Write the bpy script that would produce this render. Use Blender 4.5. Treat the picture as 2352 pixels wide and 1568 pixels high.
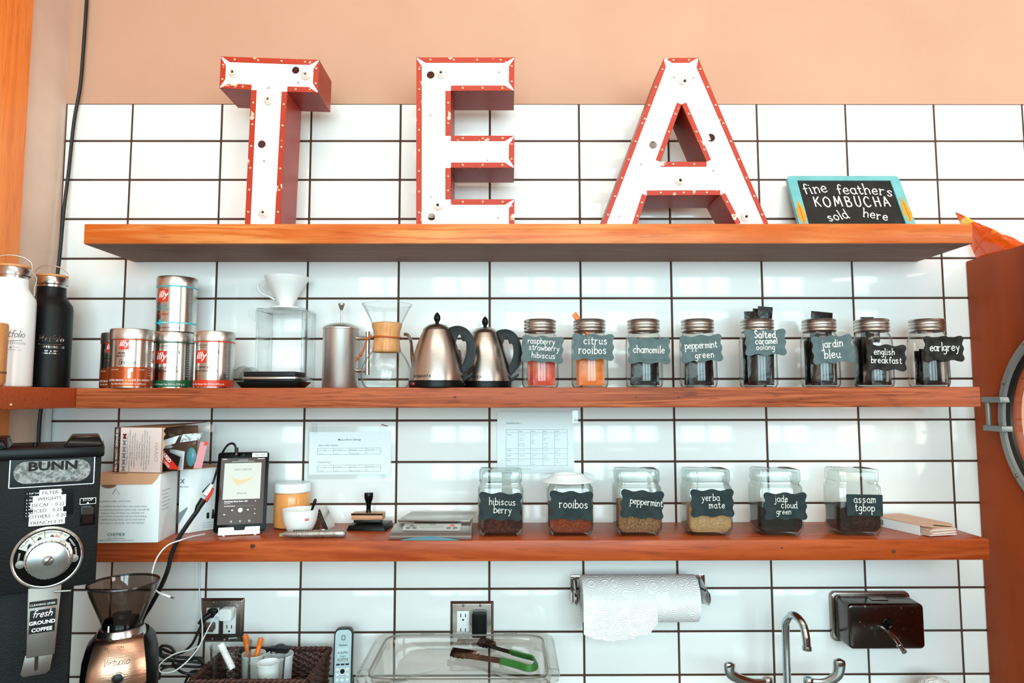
import bpy, bmesh, math, random
from mathutils import Vector, Matrix, noise as mnoise
from mathutils.geometry import tessellate_polygon
random.seed(7)
for _o in list(bpy.data.objects): bpy.data.objects.remove(_o)
SC = bpy.context.scene
COL = SC.collection
PI = math.pi

# ------------------------------------------------------------------ camera
F = 1540.0
CX, CD, CZ = 0.0542, 1.8776, 1.72
PITCH, YAW, ROLL = 0.0807, -0.0047, -0.0016
_c, _s = math.cos(YAW), math.sin(YAW)
_r = Vector((_c, _s, 0)); _yf = Vector((-_s, _c, 0)); _z = Vector((0, 0, 1))
_c, _s = math.cos(PITCH), math.sin(PITCH)
_fw = _c * _yf + _s * _z; _dn = -(-_s * _yf + _c * _z)
_c, _s = math.cos(ROLL), math.sin(ROLL)
RT, DN = _c * _r - _s * _dn, _s * _r + _c * _dn
CAMPOS = Vector((CX, -CD, CZ))
cam_data = bpy.data.cameras.new('camera'); cam = bpy.data.objects.new('camera', cam_data)
COL.objects.link(cam); SC.camera = cam
cam_data.sensor_width = 36.0; cam_data.lens = F / 2352 * 36.0; cam_data.clip_start = 0.02
cam.matrix_world = Matrix(((RT.x, -DN.x, -_fw.x, CAMPOS.x), (RT.y, -DN.y, -_fw.y, CAMPOS.y),
                           (RT.z, -DN.z, -_fw.z, CAMPOS.z), (0, 0, 0, 1)))
def at(px, py, d):
    """world point seen at a photograph pixel, at distance d in front of the tiled wall"""
    v = RT * ((px - 1176) / F) + DN * ((py - 784) / F) + _fw
    return CAMPOS + v * ((CD - d) / v.y)
def onz(px, py, z):
    v = RT * ((px - 1176) / F) + DN * ((py - 784) / F) + _fw
    return CAMPOS + v * ((z - CZ) / v.z)
def onpl(px, py, M, y=0.):
    """local (x, z) on the plane y = const of a local frame M"""
    v = RT * ((px - 1176) / F) + DN * ((py - 784) / F) + _fw
    Mi = M.inverted(); o = Mi @ CAMPOS; e = Mi.to_3x3() @ v
    t = (y - o.y) / e.y; q = o + e * t
    return (q.x, q.z)
def scl(d): return F / (CD - d)          # pixels per metre at distance d from the wall

# ------------------------------------------------------------------ world, lights, exposure
def lin(h):
    h = h.lstrip('#'); o = []
    for i in (0, 2, 4):
        c = int(h[i:i+2], 16) / 255
        o.append(c / 12.92 if c <= .04045 else ((c + .055) / 1.055) ** 2.4)
    return (o[0], o[1], o[2], 1)
world = bpy.data.worlds.new('world'); SC.world = world; world.use_nodes = True
_bg = world.node_tree.nodes['Background']; _bg.inputs[0].default_value = (0.80, 0.92, 1.0, 1); _bg.inputs[1].default_value = 0.35
def area(name, loc, target, sx, sy, power, color):
    L = bpy.data.lights.new(name, 'AREA'); L.shape = 'RECTANGLE'; L.size = sx; L.size_y = sy
    L.energy = power; L.color = color
    o = bpy.data.objects.new(name, L); COL.objects.link(o); o.location = loc
    o.rotation_euler = (Vector(target) - Vector(loc)).to_track_quat('-Z', 'Y').to_euler()
    return o
for _x in (-.55, .75, 2.05): area('window_daylight', (_x, -4.42, 2.15), (_x, 0, 2.05), 1.08, 1.9, 46, (0.66, 0.93, 1.0))
area('side_window_daylight', (3.9, -2.0, 2.0), (0.6, -0.1, 1.9), 2.2, 1.7, 64, (1.0, 0.92, 0.84))
area('added_warm_top_light', (0.3, -1.7, 3.42), (0.3, -0.2, 2.5), 2.6, 0.6, 19, (1.0, 0.86, 0.72))  # unseen warm light added overhead to brighten and warm the upper wall
SC.view_settings.view_transform = 'Standard'; SC.view_settings.look = 'None'
SC.view_settings.exposure = 0.6; SC.view_settings.gamma = 1.0; SC.view_settings.use_curve_mapping = False
SC.cycles.use_denoising = True
SC.cycles.max_bounces = 7; SC.cycles.diffuse_bounces = 3; SC.cycles.glossy_bounces = 4; SC.cycles.transparent_max_bounces = 20; SC.cycles.transmission_bounces = 6
SC.cycles.adaptive_threshold = 0.04
SC.cycles.caustics_reflective = False; SC.cycles.caustics_refractive = False
SC.cycles.sample_clamp_indirect = 4.0

# ------------------------------------------------------------------ materials
MATS = {}
def mat(name, color='#ffffff', rough=.5, metal=0., spec=.5, bump=0., bscale=60., bstretch=(1, 1, 1), coat=0., trans=0., ior=1.45,
        color2=None, cscale=8., cstretch=(1, 1, 1), clo=.4, chi=.6, emit=None, estr=0., coords='Object', detail=4., sss=0., rough2=None, sheen=0.):
    if name in MATS: return MATS[name]
    m = bpy.data.materials.new(name); m.use_nodes = True; nt = m.node_tree; N = nt.nodes; Lk = nt.links
    b = N['Principled BSDF']
    b.inputs['Base Color'].default_value = lin(color); b.inputs['Roughness'].default_value = rough
    b.inputs['Metallic'].default_value = metal; b.inputs['Specular IOR Level'].default_value = spec
    b.inputs['Coat Weight'].default_value = coat; b.inputs['Transmission Weight'].default_value = trans; b.inputs['IOR'].default_value = ior
    if sss: b.inputs['Subsurface Weight'].default_value = sss; b.inputs['Subsurface Radius'].default_value = (.01, .01, .01)
    if sheen: b.inputs['Sheen Weight'].default_value = sheen
    if emit: b.inputs['Emission Color'].default_value = lin(emit); b.inputs['Emission Strength'].default_value = estr
    tc = None
    def coordn(st):
        nonlocal tc
        if tc is None: tc = N.new('ShaderNodeTexCoord')
        mp = N.new('ShaderNodeMapping'); mp.inputs['Scale'].default_value = st
        Lk.new(tc.outputs[coords], mp.inputs[0]); return mp.outputs[0]
    if color2:
        n = N.new('ShaderNodeTexNoise'); n.inputs['Scale'].default_value = cscale; n.inputs['Detail'].default_value = detail
        Lk.new(coordn(cstretch), n.inputs['Vector'])
        r = N.new('ShaderNodeValToRGB'); r.color_ramp.elements[0].position = clo; r.color_ramp.elements[1].position = chi
        r.color_ramp.elements[0].color = lin(color); r.color_ramp.elements[1].color = lin(color2)
        Lk.new(n.outputs['Fac'], r.inputs[0]); Lk.new(r.outputs[0], b.inputs['Base Color'])
        if rough2 is not None:
            mr = N.new('ShaderNodeMapRange'); mr.inputs['From Min'].default_value = clo; mr.inputs['From Max'].default_value = chi
            mr.inputs['To Min'].default_value = rough; mr.inputs['To Max'].default_value = rough2
            Lk.new(n.outputs['Fac'], mr.inputs[0]); Lk.new(mr.outputs[0], b.inputs['Roughness'])
    if bump:
        n = N.new('ShaderNodeTexNoise'); n.inputs['Scale'].default_value = bscale; n.inputs['Detail'].default_value = 3
        Lk.new(coordn(bstretch), n.inputs['Vector'])
        bp = N.new('ShaderNodeBump'); bp.inputs['Strength'].default_value = bump; bp.inputs['Distance'].default_value = .002
        Lk.new(n.outputs['Fac'], bp.inputs['Height']); Lk.new(bp.outputs[0], b.inputs['Normal'])
    MATS[name] = m; return m

def wood(name, c1, c2, c3, axis='x', ring=26., rough=.5, bump=.25, seed=0., dark='#3a1608', streak=.5):
    """boards: long wavy growth rings, fine streaks and a few dark nicks along the axis"""
    m = bpy.data.materials.new(name); m.use_nodes = True; nt = m.node_tree; N = nt.nodes; Lk = nt.links
    b = N['Principled BSDF']; b.inputs['Roughness'].default_value = rough; b.inputs['Specular IOR Level'].default_value = .28
    tc = N.new('ShaderNodeTexCoord')
    def mapped(sl, sc_):
        mp = N.new('ShaderNodeMapping'); mp.inputs['Location'].default_value = (seed, seed * .7, seed * .3)
        mp.inputs['Scale'].default_value = (sl, sc_, sc_) if axis == 'x' else ((sc_, sc_, sl) if axis == 'z' else (sc_, sl, sc_))
        Lk.new(tc.outputs['Object'], mp.inputs[0]); return mp.outputs[0]
    n1 = N.new('ShaderNodeTexNoise'); n1.inputs['Scale'].default_value = 1; n1.inputs['Detail'].default_value = 5; n1.inputs['Distortion'].default_value = .6
    Lk.new(mapped(1.1, ring), n1.inputs['Vector'])
    mul = N.new('ShaderNodeMath'); mul.operation = 'MULTIPLY'; mul.inputs[1].default_value = 13.0; Lk.new(n1.outputs['Fac'], mul.inputs[0])
    fr = N.new('ShaderNodeMath'); fr.operation = 'PINGPONG'; fr.inputs[1].default_value = 1.0; Lk.new(mul.outputs[0], fr.inputs[0])
    r = N.new('ShaderNodeValToRGB'); E_ = r.color_ramp.elements
    E_[0].position = .05; E_[0].color = lin(c1); E_[1].position = .95; E_[1].color = lin(c2)
    Lk.new(fr.outputs[0], r.inputs[0])
    n2 = N.new('ShaderNodeTexNoise'); n2.inputs['Scale'].default_value = 1; n2.inputs['Detail'].default_value = 4
    Lk.new(mapped(2.4, 12), n2.inputs['Vector'])
    r2 = N.new('ShaderNodeValToRGB'); r2.color_ramp.elements[0].position = .38; r2.color_ramp.elements[1].position = .66
    r2.color_ramp.elements[0].color = (0, 0, 0, 1); r2.color_ramp.elements[1].color = (1, 1, 1, 1); Lk.new(n2.outputs['Fac'], r2.inputs[0])
    mx = N.new('ShaderNodeMix'); mx.data_type = 'RGBA'; Lk.new(r2.outputs[0], mx.inputs[0]); Lk.new(r.outputs[0], mx.inputs[6]); mx.inputs[7].default_value = lin(c3)
    n3 = N.new('ShaderNodeTexNoise'); n3.inputs['Scale'].default_value = 1; n3.inputs['Detail'].default_value = 3
    Lk.new(mapped(14, 160), n3.inputs['Vector'])
    r3 = N.new('ShaderNodeValToRGB'); r3.color_ramp.elements[0].position = .55; r3.color_ramp.elements[1].position = .74
    r3.color_ramp.elements[0].color = (0, 0, 0, 1); r3.color_ramp.elements[1].color = (streak, streak, streak, 1); Lk.new(n3.outputs['Fac'], r3.inputs[0])
    mx2 = N.new('ShaderNodeMix'); mx2.data_type = 'RGBA'; Lk.new(r3.outputs[0], mx2.inputs[0]); Lk.new(mx.outputs[2], mx2.inputs[6]); mx2.inputs[7].default_value = lin(dark)
    Lk.new(mx2.outputs[2], b.inputs['Base Color'])
    bp = N.new('ShaderNodeBump'); bp.inputs['Strength'].default_value = bump; bp.inputs['Distance'].default_value = .001
    Lk.new(fr.outputs[0], bp.inputs['Height']); Lk.new(bp.outputs[0], b.inputs['Normal'])
    MATS[name] = m; return m

def glass(name, tint='#f4faf8', edge='#8fa3a0', f0=.045, rough=.0, pw=4.0, refl=.9):
    """thin clear wall: mostly see-through, darker and mirror-like at grazing angles"""
    m = bpy.data.materials.new(name); m.use_nodes = True; nt = m.node_tree; N = nt.nodes; Lk = nt.links
    N.remove(N['Principled BSDF']); out = N['Material Output']
    lw = N.new('ShaderNodeLayerWeight'); lw.inputs['Blend'].default_value = .5
    crp = N.new('ShaderNodeValToRGB'); crp.color_ramp.elements[0].color = lin(tint); crp.color_ramp.elements[1].color = lin(edge)
    crp.color_ramp.elements[0].position = .55; crp.color_ramp.elements[1].position = .97
    Lk.new(lw.outputs['Facing'], crp.inputs[0])
    tr = N.new('ShaderNodeBsdfTransparent'); Lk.new(crp.outputs[0], tr.inputs[0])
    gl = N.new('ShaderNodeBsdfGlossy'); gl.inputs['Roughness'].default_value = rough
    po = N.new('ShaderNodeMath'); po.operation = 'POWER'; po.inputs[1].default_value = pw; Lk.new(lw.outputs['Facing'], po.inputs[0])
    ml = N.new('ShaderNodeMath'); ml.operation = 'MULTIPLY_ADD'; ml.inputs[1].default_value = refl; ml.inputs[2].default_value = f0; ml.use_clamp = True
    Lk.new(po.outputs[0], ml.inputs[0])
    mx = N.new('ShaderNodeMixShader'); Lk.new(ml.outputs[0], mx.inputs[0]); Lk.new(tr.outputs[0], mx.inputs[1]); Lk.new(gl.outputs[0], mx.inputs[2])
    Lk.new(mx.outputs[0], out.inputs[0]); MATS[name] = m; return m

# ------------------------------------------------------------------ mesh helpers
class MB:
    def __init__(s): s.v = []; s.f = []
    def add(s, vs, fs, M=None):
        o = len(s.v)
        for p in vs:
            p = Vector(p); s.v.append(tuple(M @ p if M else p))
        for f in fs: s.f.append(tuple(i + o for i in f))
        return s
    def box(s, x0, x1, y0, y1, z0, z1, M=None):
        return s.add([(x0,y0,z0),(x1,y0,z0),(x1,y1,z0),(x0,y1,z0),(x0,y0,z1),(x1,y0,z1),(x1,y1,z1),(x0,y1,z1)],
                     [(0,3,2,1),(4,5,6,7),(0,1,5,4),(1,2,6,5),(2,3,7,6),(3,0,4,7)], M)
    def lathe(s, prof, segs=32, M=None, sq=None, a0=0., a1=None):
        """profile [(r, z)]; sq = (half_x, half_y, power) makes a rounded-rectangle section of unit r"""
        vs = []; fs = []; full = a1 is None; a1 = a0 + 2 * PI if full else a1
        n = segs if full else segs + 1
        for r, z in prof:
            for i in range(n):
                a = a0 + (a1 - a0) * i / segs; c, q = math.cos(a), math.sin(a)
                if sq:
                    p = sq[2]; k = (abs(c) ** p + abs(q) ** p) ** (-1 / p)
                    vs.append((sq[0] * r * c * k, sq[1] * r * q * k, z))
                else: vs.append((r * c, r * q, z))
        for j in range(len(prof) - 1):
            for i in range(segs):
                k = (i + 1) % n if full else i + 1
                fs.append((j*n+i, j*n+k, (j+1)*n+k, (j+1)*n+i))
        if full:
            if prof[0][0] > 1e-6: fs.append(tuple(range(n - 1, -1, -1)))
            if prof[-1][0] > 1e-6: fs.append(tuple(range((len(prof) - 1) * n, len(prof) * n)))
        return s.add(vs, fs, M)
    def lathe_open(s, prof, segs=32, M=None, sq=None):
        """like lathe but without the end caps (closed profile loops, shells)"""
        t = MB(); t.lathe(prof, segs, None, sq); t.f = [f for f in t.f if len(f) == 4]
        return s.add(t.v, t.f, M)
    def tube(s, pts, r, segs=8, cap=True, M=None, flat=None):
        pts = [Vector(p) for p in pts]; n = len(pts); vs = []; fs = []
        T = []
        for i in range(n):
            t = pts[min(i + 1, n - 1)] - pts[max(i - 1, 0)]
            T.append(t.normalized() if t.length > 1e-9 else Vector((0, 0, 1)))
        up = Vector((0, 0, 1)) if abs(T[0].z) < .9 else Vector((0, 1, 0))
        U = (up - T[0] * up.dot(T[0])).normalized()
        for i in range(n):
            U = (U - T[i] * U.dot(T[i])); U = U.normalized() if U.length > 1e-9 else T[i].orthogonal().normalized()
            V = T[i].cross(U); rr = r[i] if isinstance(r, (list, tuple)) else r
            for k in range(segs):
                a = 2 * PI * k / segs
                vs.append(pts[i] + U * (math.cos(a) * rr * (flat or 1)) + V * (math.sin(a) * rr))
        for i in range(n - 1):
            for k in range(segs):
                q = (k + 1) % segs; fs.append((i*segs+k, i*segs+q, (i+1)*segs+q, (i+1)*segs+k))
        if cap: fs.append(tuple(range(segs - 1, -1, -1))); fs.append(tuple(range((n - 1) * segs, n * segs)))
        return s.add(vs, fs, M)
    def prism(s, loops, y0, y1, M=None):
        """polygon with holes in the x-z plane, extruded from y0 (front) to y1"""
        if not isinstance(loops[0][0], (list, tuple, Vector)): loops = [loops]
        flat = [p for L in loops for p in L]; n = len(flat)
        tri = tessellate_polygon([[Vector((p[0], p[1], 0)) for p in L] for L in loops])
        vs = [(p[0], y0, p[1]) for p in flat] + [(p[0], y1, p[1]) for p in flat]; fs = []
        for t in tri:
            a, b, c = [Vector((flat[i][0], flat[i][1])) for i in t]
            ccw = (b - a).x * (c - a).y - (b - a).y * (c - a).x > 0
            t = tuple(t) if ccw else tuple(reversed(t))
            fs.append(t); fs.append(tuple(i + n for i in reversed(t)))
        o = 0
        for li, L in enumerate(loops):
            m = len(L); ar = sum(L[i][0]*L[(i+1)%m][1] - L[(i+1)%m][0]*L[i][1] for i in range(m))
            for i in range(m):
                j = (i + 1) % m; q = (o+i, o+i+n, o+j+n, o+j)
                fs.append(q if (ar > 0) == (li == 0) else tuple(reversed(q)))
            o += m
        return s.add(vs, fs, M)
    def vprism(s, poly, z0, z1, M=None, cap=True):
        n = len(poly); ar = sum(poly[i][0]*poly[(i+1)%n][1] - poly[(i+1)%n][0]*poly[i][1] for i in range(n))
        if ar < 0: poly = poly[::-1]
        vs = [(p[0], p[1], z0) for p in poly] + [(p[0], p[1], z1) for p in poly]
        fs = [(i, (i+1) % n, n + (i+1) % n, n + i) for i in range(n)]
        if cap: fs += [tuple(range(n - 1, -1, -1)), tuple(range(n, 2*n))]
        return s.add(vs, fs, M)
    def sphere(s, c, r, seg=10, rings=6, M=None, sz=None):
        prof = [(max(1e-7, math.sin(PI * i / rings)), -math.cos(PI * i / rings)) for i in range(rings + 1)]
        t = MB(); t.lathe(prof, seg); sz = sz or (r, r, r)
        return s.add([(c[0] + v[0]*sz[0], c[1] + v[1]*sz[1], c[2] + v[2]*sz[2]) for v in t.v], t.f, M)
    def build(s, name, material, parent=None, bevel=0., segs=2, smooth=40., mods=None):
        me = bpy.data.meshes.new(name); me.from_pydata(s.v, [], s.f); me.update()
        if bevel or smooth is None or True:
            bm = bmesh.new(); bm.from_mesh(me)
            bmesh.ops.remove_doubles(bm, verts=bm.verts, dist=1e-6)
            if bevel:
                ed = [e for e in bm.edges if len(e.link_faces) == 2 and e.calc_face_angle(0) > .6]
                bmesh.ops.bevel(bm, geom=ed, offset=bevel, segments=segs, profile=.5, affect='EDGES', clamp_overlap=True)
            bm.to_mesh(me); bm.free()
        if smooth:
            me.shade_smooth(); me.set_sharp_from_angle(angle=math.radians(smooth))
        if material: me.materials.append(MATS[material] if isinstance(material, str) else material)
        o = bpy.data.objects.new(name, me); COL.objects.link(o)
        if parent: o.parent = parent
        return o
def tag(o, label=None, cat=None, group=None, kind=None):
    if label: o['label'] = label
    if cat: o['category'] = cat
    if group: o['group'] = group
    if kind: o['kind'] = kind
    return o
def thing(name, label, cat, loc=(0, 0, 0), rz=0., group=None, kind=None):
    o = bpy.data.objects.new(name, None); o.empty_display_size = .02; COL.objects.link(o)
    o.location = loc; o.rotation_euler = (0, 0, rz)
    return tag(o, label, cat, group, kind)
def dup(o, parent=None):
    c = o.copy(); COL.objects.link(c); c.parent = parent
    for ch in list(o.children): dup(ch, c)
    return c
def Tm(x=0, y=0, z=0): return Matrix.Translation((x, y, z))
def Rm(a, ax): return Matrix.Rotation(a, 4, ax)
def cr(pts, k=5, closed=False):
    """catmull-rom through points"""
    P = [Vector(p) for p in pts]; out = []; n = len(P)
    if n < 3: return P
    for i in range(n if closed else n - 1):
        g = (lambda j: P[j % n]) if closed else (lambda j: P[max(0, min(n - 1, j))])
        a, b, c, d = g(i-1), g(i), g(i+1), g(i+2)
        for t in range(k):
            t /= k
            out.append(.5 * ((2*b) + (c - a)*t + (2*a - 5*b + 4*c - d)*t*t + (3*b - a - 3*c + d)*t**3))
    if not closed: out.append(P[-1])
    return out
def rrect(w, h, r, n=4, cx=0, cz=0):
    pts = []
    for sx, sz, a in ((1, -1, -90), (1, 1, 0), (-1, 1, 90), (-1, -1, 180)):
        for i in range(n + 1):
            t = math.radians(a + 90 * i / n)
            pts.append((cx + sx*(w/2 - r) + r*math.cos(t), cz + sz*(h/2 - r) + r*math.sin(t)))
    return pts
def circ(r, n=20, cx=0, cz=0): return [(cx + r*math.cos(2*PI*i/n), cz + r*math.sin(2*PI*i/n)) for i in range(n)]

# ------------------------------------------------------------------ writing
def text_mesh(s, size, align='CENTER', spacing=1.0, shear=0., bold=0., line=1.0, res=2):
    cu = bpy.data.curves.new('t', 'FONT'); cu.body = s; cu.size = size; cu.align_x = align; cu.space_character = spacing
    cu.shear = shear; cu.resolution_u = res; cu.offset = bold; cu.space_line = line
    o = bpy.data.objects.new('t', cu); COL.objects.link(o)
    me = bpy.data.meshes.new_from_object(o.evaluated_get(bpy.context.evaluated_depsgraph_get()))
    bpy.data.objects.remove(o); bpy.data.curves.remove(cu)
    vs = [tuple(v.co) for v in me.vertices]; fs = [tuple(p.vertices) for p in me.polygons]
    bpy.data.meshes.remove(me); return vs, fs
def lettering(items, material, parent, M=None, name='lettering', wrap=None, y=0.):
    """items: (string, size, x, z[, align, dict]); printed flat on the x-z plane facing -y; wrap = radius of a vertical cylinder"""
    mb = MB()
    for it in items:
        st, size, x, z = it[:4]; al = it[4] if len(it) > 4 else 'CENTER'; kw = it[5] if len(it) > 5 else {}
        kw = dict(kw); rot = kw.pop('rot', 0.); sx = kw.pop('sx', 1.)
        vs, fs = text_mesh(st, size, al, **kw); c, q = math.cos(rot), math.sin(rot)
        out = []
        for vx, vy, _ in vs:
            vx *= sx; a, b = x + vx*c - vy*q, z + vx*q + vy*c
            out.append((wrap*math.sin(a/wrap), -wrap*math.cos(a/wrap), b) if wrap else (a, y, b))
        mb.add(out, fs, M)
    o = mb.build(name, material, parent, smooth=None)
    if name in ('print', 'small_print', 'white_print', 'dark_print', 'side_print', 'screen_text', 'display_print', 'dial_print'): o['kind'] = 'stuff'
    return o
GL = {
'a': [[(.74,.78),(.42,1.0),(.08,.72),(.08,.28),(.38,0),(.66,.15),(.76,.4)],[(.76,1),(.76,.18),(.95,0)]],
'b': [[(.1,1.75),(.1,0)],[(.1,.6),(.42,1.0),(.78,.72),(.76,.22),(.4,0),(.1,.2)]],
'c': [[(.74,.8),(.45,1.0),(.1,.7),(.1,.28),(.42,0),(.76,.2)]],
'd': [[(.76,1.75),(.76,.1),(.95,0)],[(.76,.6),(.45,1.0),(.08,.7),(.08,.28),(.42,0),(.76,.3)]],
'e': [[(.08,.5),(.4,.52),(.74,.56),(.62,.95),(.36,1.0),(.08,.64),(.1,.24),(.42,0),(.78,.18)]],
'f': [[(.78,1.5),(.55,1.75),(.34,1.45),(.34,0)],[(.05,.95),(.68,.98)]],
'g': [[(.74,.8),(.42,1.0),(.1,.7),(.12,.3),(.42,.12),(.74,.4)],[(.76,1),(.76,.2),(.72,-.45),(.4,-.7),(.08,-.5)]],
'h': [[(.1,1.75),(.1,0)],[(.1,.55),(.42,1.0),(.72,.8),(.74,.4),(.74,0)]],
'i': [[(.2,1),(.2,0)],[(.2,1.38),(.22,1.5)]],
'j': [[(.4,1),(.4,.2),(.34,-.5),(.1,-.7),(-.1,-.5)],[(.4,1.38),(.42,1.5)]],
'k': [[(.1,1.75),(.1,0)],[(.7,1),(.12,.45)],[(.3,.6),(.78,0)]],
'l': [[(.2,1.75),(.2,0)]],
'm': [[(.08,1),(.08,0)],[(.08,.6),(.3,1.0),(.5,.8),(.52,0)],[(.52,.6),(.75,1.0),(.95,.8),(.97,0)]],
'n': [[(.1,1),(.1,0)],[(.1,.55),(.42,1.0),(.72,.8),(.74,.4),(.74,0)]],
'o': [[(.42,1.0),(.1,.72),(.1,.28),(.42,0),(.74,.28),(.74,.72),(.42,1.0)]],
'p': [[(.1,1),(.1,-.75)],[(.1,.6),(.42,1.0),(.78,.72),(.76,.25),(.4,0),(.1,.22)]],
'r': [[(.12,1),(.12,0)],[(.12,.55),(.35,.92),(.7,.92)]],
's': [[(.7,.82),(.4,1.0),(.12,.78),(.4,.52),(.7,.28),(.42,0),(.08,.18)]],
't': [[(.34,1.5),(.34,.25),(.5,0),(.75,.15)],[(.05,1),(.68,1)]],
'u': [[(.1,1),(.1,.3),(.35,0),(.66,.2),(.74,.45)],[(.74,1),(.74,.15),(.95,0)]],
'v': [[(.08,1),(.4,0)],[(.4,0),(.75,1)]],
'w': [[(.05,1),(.25,0)],[(.25,0),(.5,.8)],[(.5,.8),(.72,0)],[(.72,0),(.95,1)]],
'y': [[(.08,1),(.42,.15)],[(.8,1),(.5,.1),(.25,-.6),(-.02,-.6)]],
'z': [[(.1,1),(.7,1)],[(.7,1),(.08,0)],[(.08,0),(.75,0)]],
'A': [[(.0,0),(.42,1.75)],[(.42,1.75),(.85,0)],[(.15,.6),(.7,.6)]],
'B': [[(.1,1.75),(.1,0)],[(.1,1.75),(.6,1.65),(.62,1.1),(.1,.95)],[(.1,.95),(.72,.8),(.72,.15),(.1,0)]],
'C': [[(.85,1.4),(.5,1.75),(.1,1.25),(.1,.5),(.45,0),(.88,.3)]],
'H': [[(.1,1.75),(.1,0)],[(.8,1.75),(.8,0)],[(.1,.9),(.8,.9)]],
'K': [[(.1,1.75),(.1,0)],[(.8,1.75),(.12,.8)],[(.3,1.0),(.85,0)]],
'M': [[(.05,0),(.2,1.75)],[(.2,1.75),(.55,.4)],[(.55,.4),(.9,1.75)],[(.9,1.75),(1.05,0)]],
'O': [[(.5,1.75),(.08,1.3),(.08,.45),(.5,0),(.9,.45),(.9,1.3),(.5,1.75)]],
'F': [[(.1,1.75),(.1,0)]],
'P': [[(.3,1.6),(.2,.6),(-.05,0),(-.4,.1)],[(-.1,1.3),(.3,1.75),(.85,1.7),(.95,1.2),(.55,.8),(.22,.8)]],
'S': [[(.75,1.45),(.45,1.75),(.12,1.4),(.42,.95),(.78,.5),(.42,0),(.05,.25)]],
'U': [[(.1,1.75),(.1,.4),(.42,0),(.75,.4),(.75,1.75)]],
'V': [[(.0,1.75),(.35,0)],[(.35,0),(.75,1.75)]],
}
GW = {'m': 1.22, 'w': 1.18, 'i': .5, 'l': .5, 'j': .62, 'f': .84, 't': .86, 'r': .86, 'M': 1.25, 'O': 1.1, 'C': 1.05, 'A': 1.0, ' ': .6, 'P': 1.05}
GC = {'i': .2, 'l': .2, 'j': .28, 't': .38, 'f': .38, 'r': .40, 'm': .52, 'w': .5, 'M': .55, 'O': .5, 'C': .5}
def chalk_text(mb, s, h, x, z, y=0., r=None, rot=0., curve=None, serif=True, shear=0., jit=.04, sp=1.0, M=None, squash=.5, centre=True, wrap=None):
    """hand-lettered strokes, x height h, centred on x with baseline z; curve(t) lifts the baseline"""
    r = r or h * .085
    tot = sum(GW.get(ch, 1.0) * sp for ch in s) * h; cx = -tot/2 if centre else 0.; W = tot
    for ch in s:
        gw = GW.get(ch, 1.0) * sp * h
        if ch in GL:
            jr = random.uniform(-jit, jit); jz = random.uniform(-jit, jit) * h; sz = 1 + random.uniform(-jit, jit)
            t = (cx + gw/2) / (W/2); lift = curve(t) if curve else 0.; slope = (curve(t+.02) - curve(t-.02)) / (.02 * W) if curve else 0.
            ang = rot + jr + math.atan(slope); strokes = list(GL[ch])
            if serif:
                for st in GL[ch]:
                    if len(st) == 2 and abs(st[0][0] - st[1][0]) < .05 and abs(st[0][1] - st[1][1]) > .5:
                        a, b = st; strokes.append([(b[0] - .13, b[1]), (b[0] + .16, b[1])])
                        if ch not in 'tE': strokes.append([(a[0] - .16, a[1] - .02), (a[0] + .04, a[1])])
            for st in strokes:
                pts = cr([(p[0], p[1], 0) for p in st], 4) if len(st) > 2 else [Vector((*p, 0)) for p in st]
                out = []
                for p in pts:
                    gx = (p.x - GC.get(ch, .42)) * h * .95 * sz + p.y * h * shear; gz = p.y * h * sz + jz
                    c, q = math.cos(ang), math.sin(ang)
                    lx = cx + gw/2 + gx*c - gz*q; lz = lift + gx*q + gz*c
                    c, q = math.cos(rot), math.sin(rot)
                    X = x + lx; Z = z + lz + lx * math.tan(rot)
                    if wrap: out.append((wrap*math.sin(X/wrap), -wrap*math.cos(X/wrap), Z))
                    else: out.append((X, y, Z))
                if wrap: mb.tube(out, r, 4, True, M)
                else:
                    t_ = MB(); t_.tube(out, r, 5, True)
                    mb.add([(v[0], y + (v[1] - y)*squash, v[2]) for v in t_.v], t_.f, M)
        cx += gw
    return mb
# ------------------------------------------------------------------ palette
mat('tile', '#f6f5f2', .11, spec=.5, bump=.035, bscale=9., coat=.0)
mat('grout', '#4a3328', .9)
mat('plaster', '#c99b81', .75, bump=.15, bscale=90., color2='#c29278', cscale=2.2, clo=.35, chi=.7)
mat('plaster_grey', '#dfc3b0', .75, bump=.15, bscale=70., color2='#cfae9b', cscale=3., clo=.35, chi=.7)
mat('ceiling_paint', '#d9d5d0', .9); mat('rear_paint', '#9c938b', .9); mat('floor_wood', '#5f5650', .6)
wood('wood_top', '#cb6320', '#e0904f', '#bf581b', ring=20, seed=1.3, rough=.38, bump=.12, dark='#8a3a12', streak=.4)
wood('wood_mid', '#ba643a', '#82391b', '#a35030', ring=34, seed=5.1, rough=.5, bump=.4, dark='#4a1a0c', streak=.75)
wood('wood_low', '#bd5a2c', '#963b17', '#a8481d', ring=16, seed=9.7, rough=.36, bump=.12, dark='#5a1f0c', streak=.4)
wood('wood_side', '#b3502e', '#a04524', '#ab4b25', ring=24, seed=3.2, rough=.45, bump=.2, dark='#4a1a0c', streak=.5)
wood('wood_post', '#f58838', '#e67a30', '#f59248', axis='z', ring=30, seed=2.2, rough=.45, bump=.2, dark='#a34a18', streak=.4)
wood('wood_collar', '#d99a62', '#c47f45', '#e0a570', axis='z', ring=60, seed=4.4, rough=.4, bump=.1, dark='#8a5020', streak=.3)
wood('bamboo', '#d8935a', '#c77f45', '#e09f66', axis='x', ring=60, seed=6.4, rough=.45, bump=.1, dark='#8a5020', streak=.2)
mat('red_paint', '#9d2a15', .38, spec=.4, color2='#8c2110', cscale=14, clo=.35, chi=.7, bump=.2, bscale=40)
mat('red_rim', '#b03117', .4, spec=.35, color2='#e3c8ae', cscale=26, clo=.615, chi=.64, detail=6, bump=.2, bscale=60)
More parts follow.
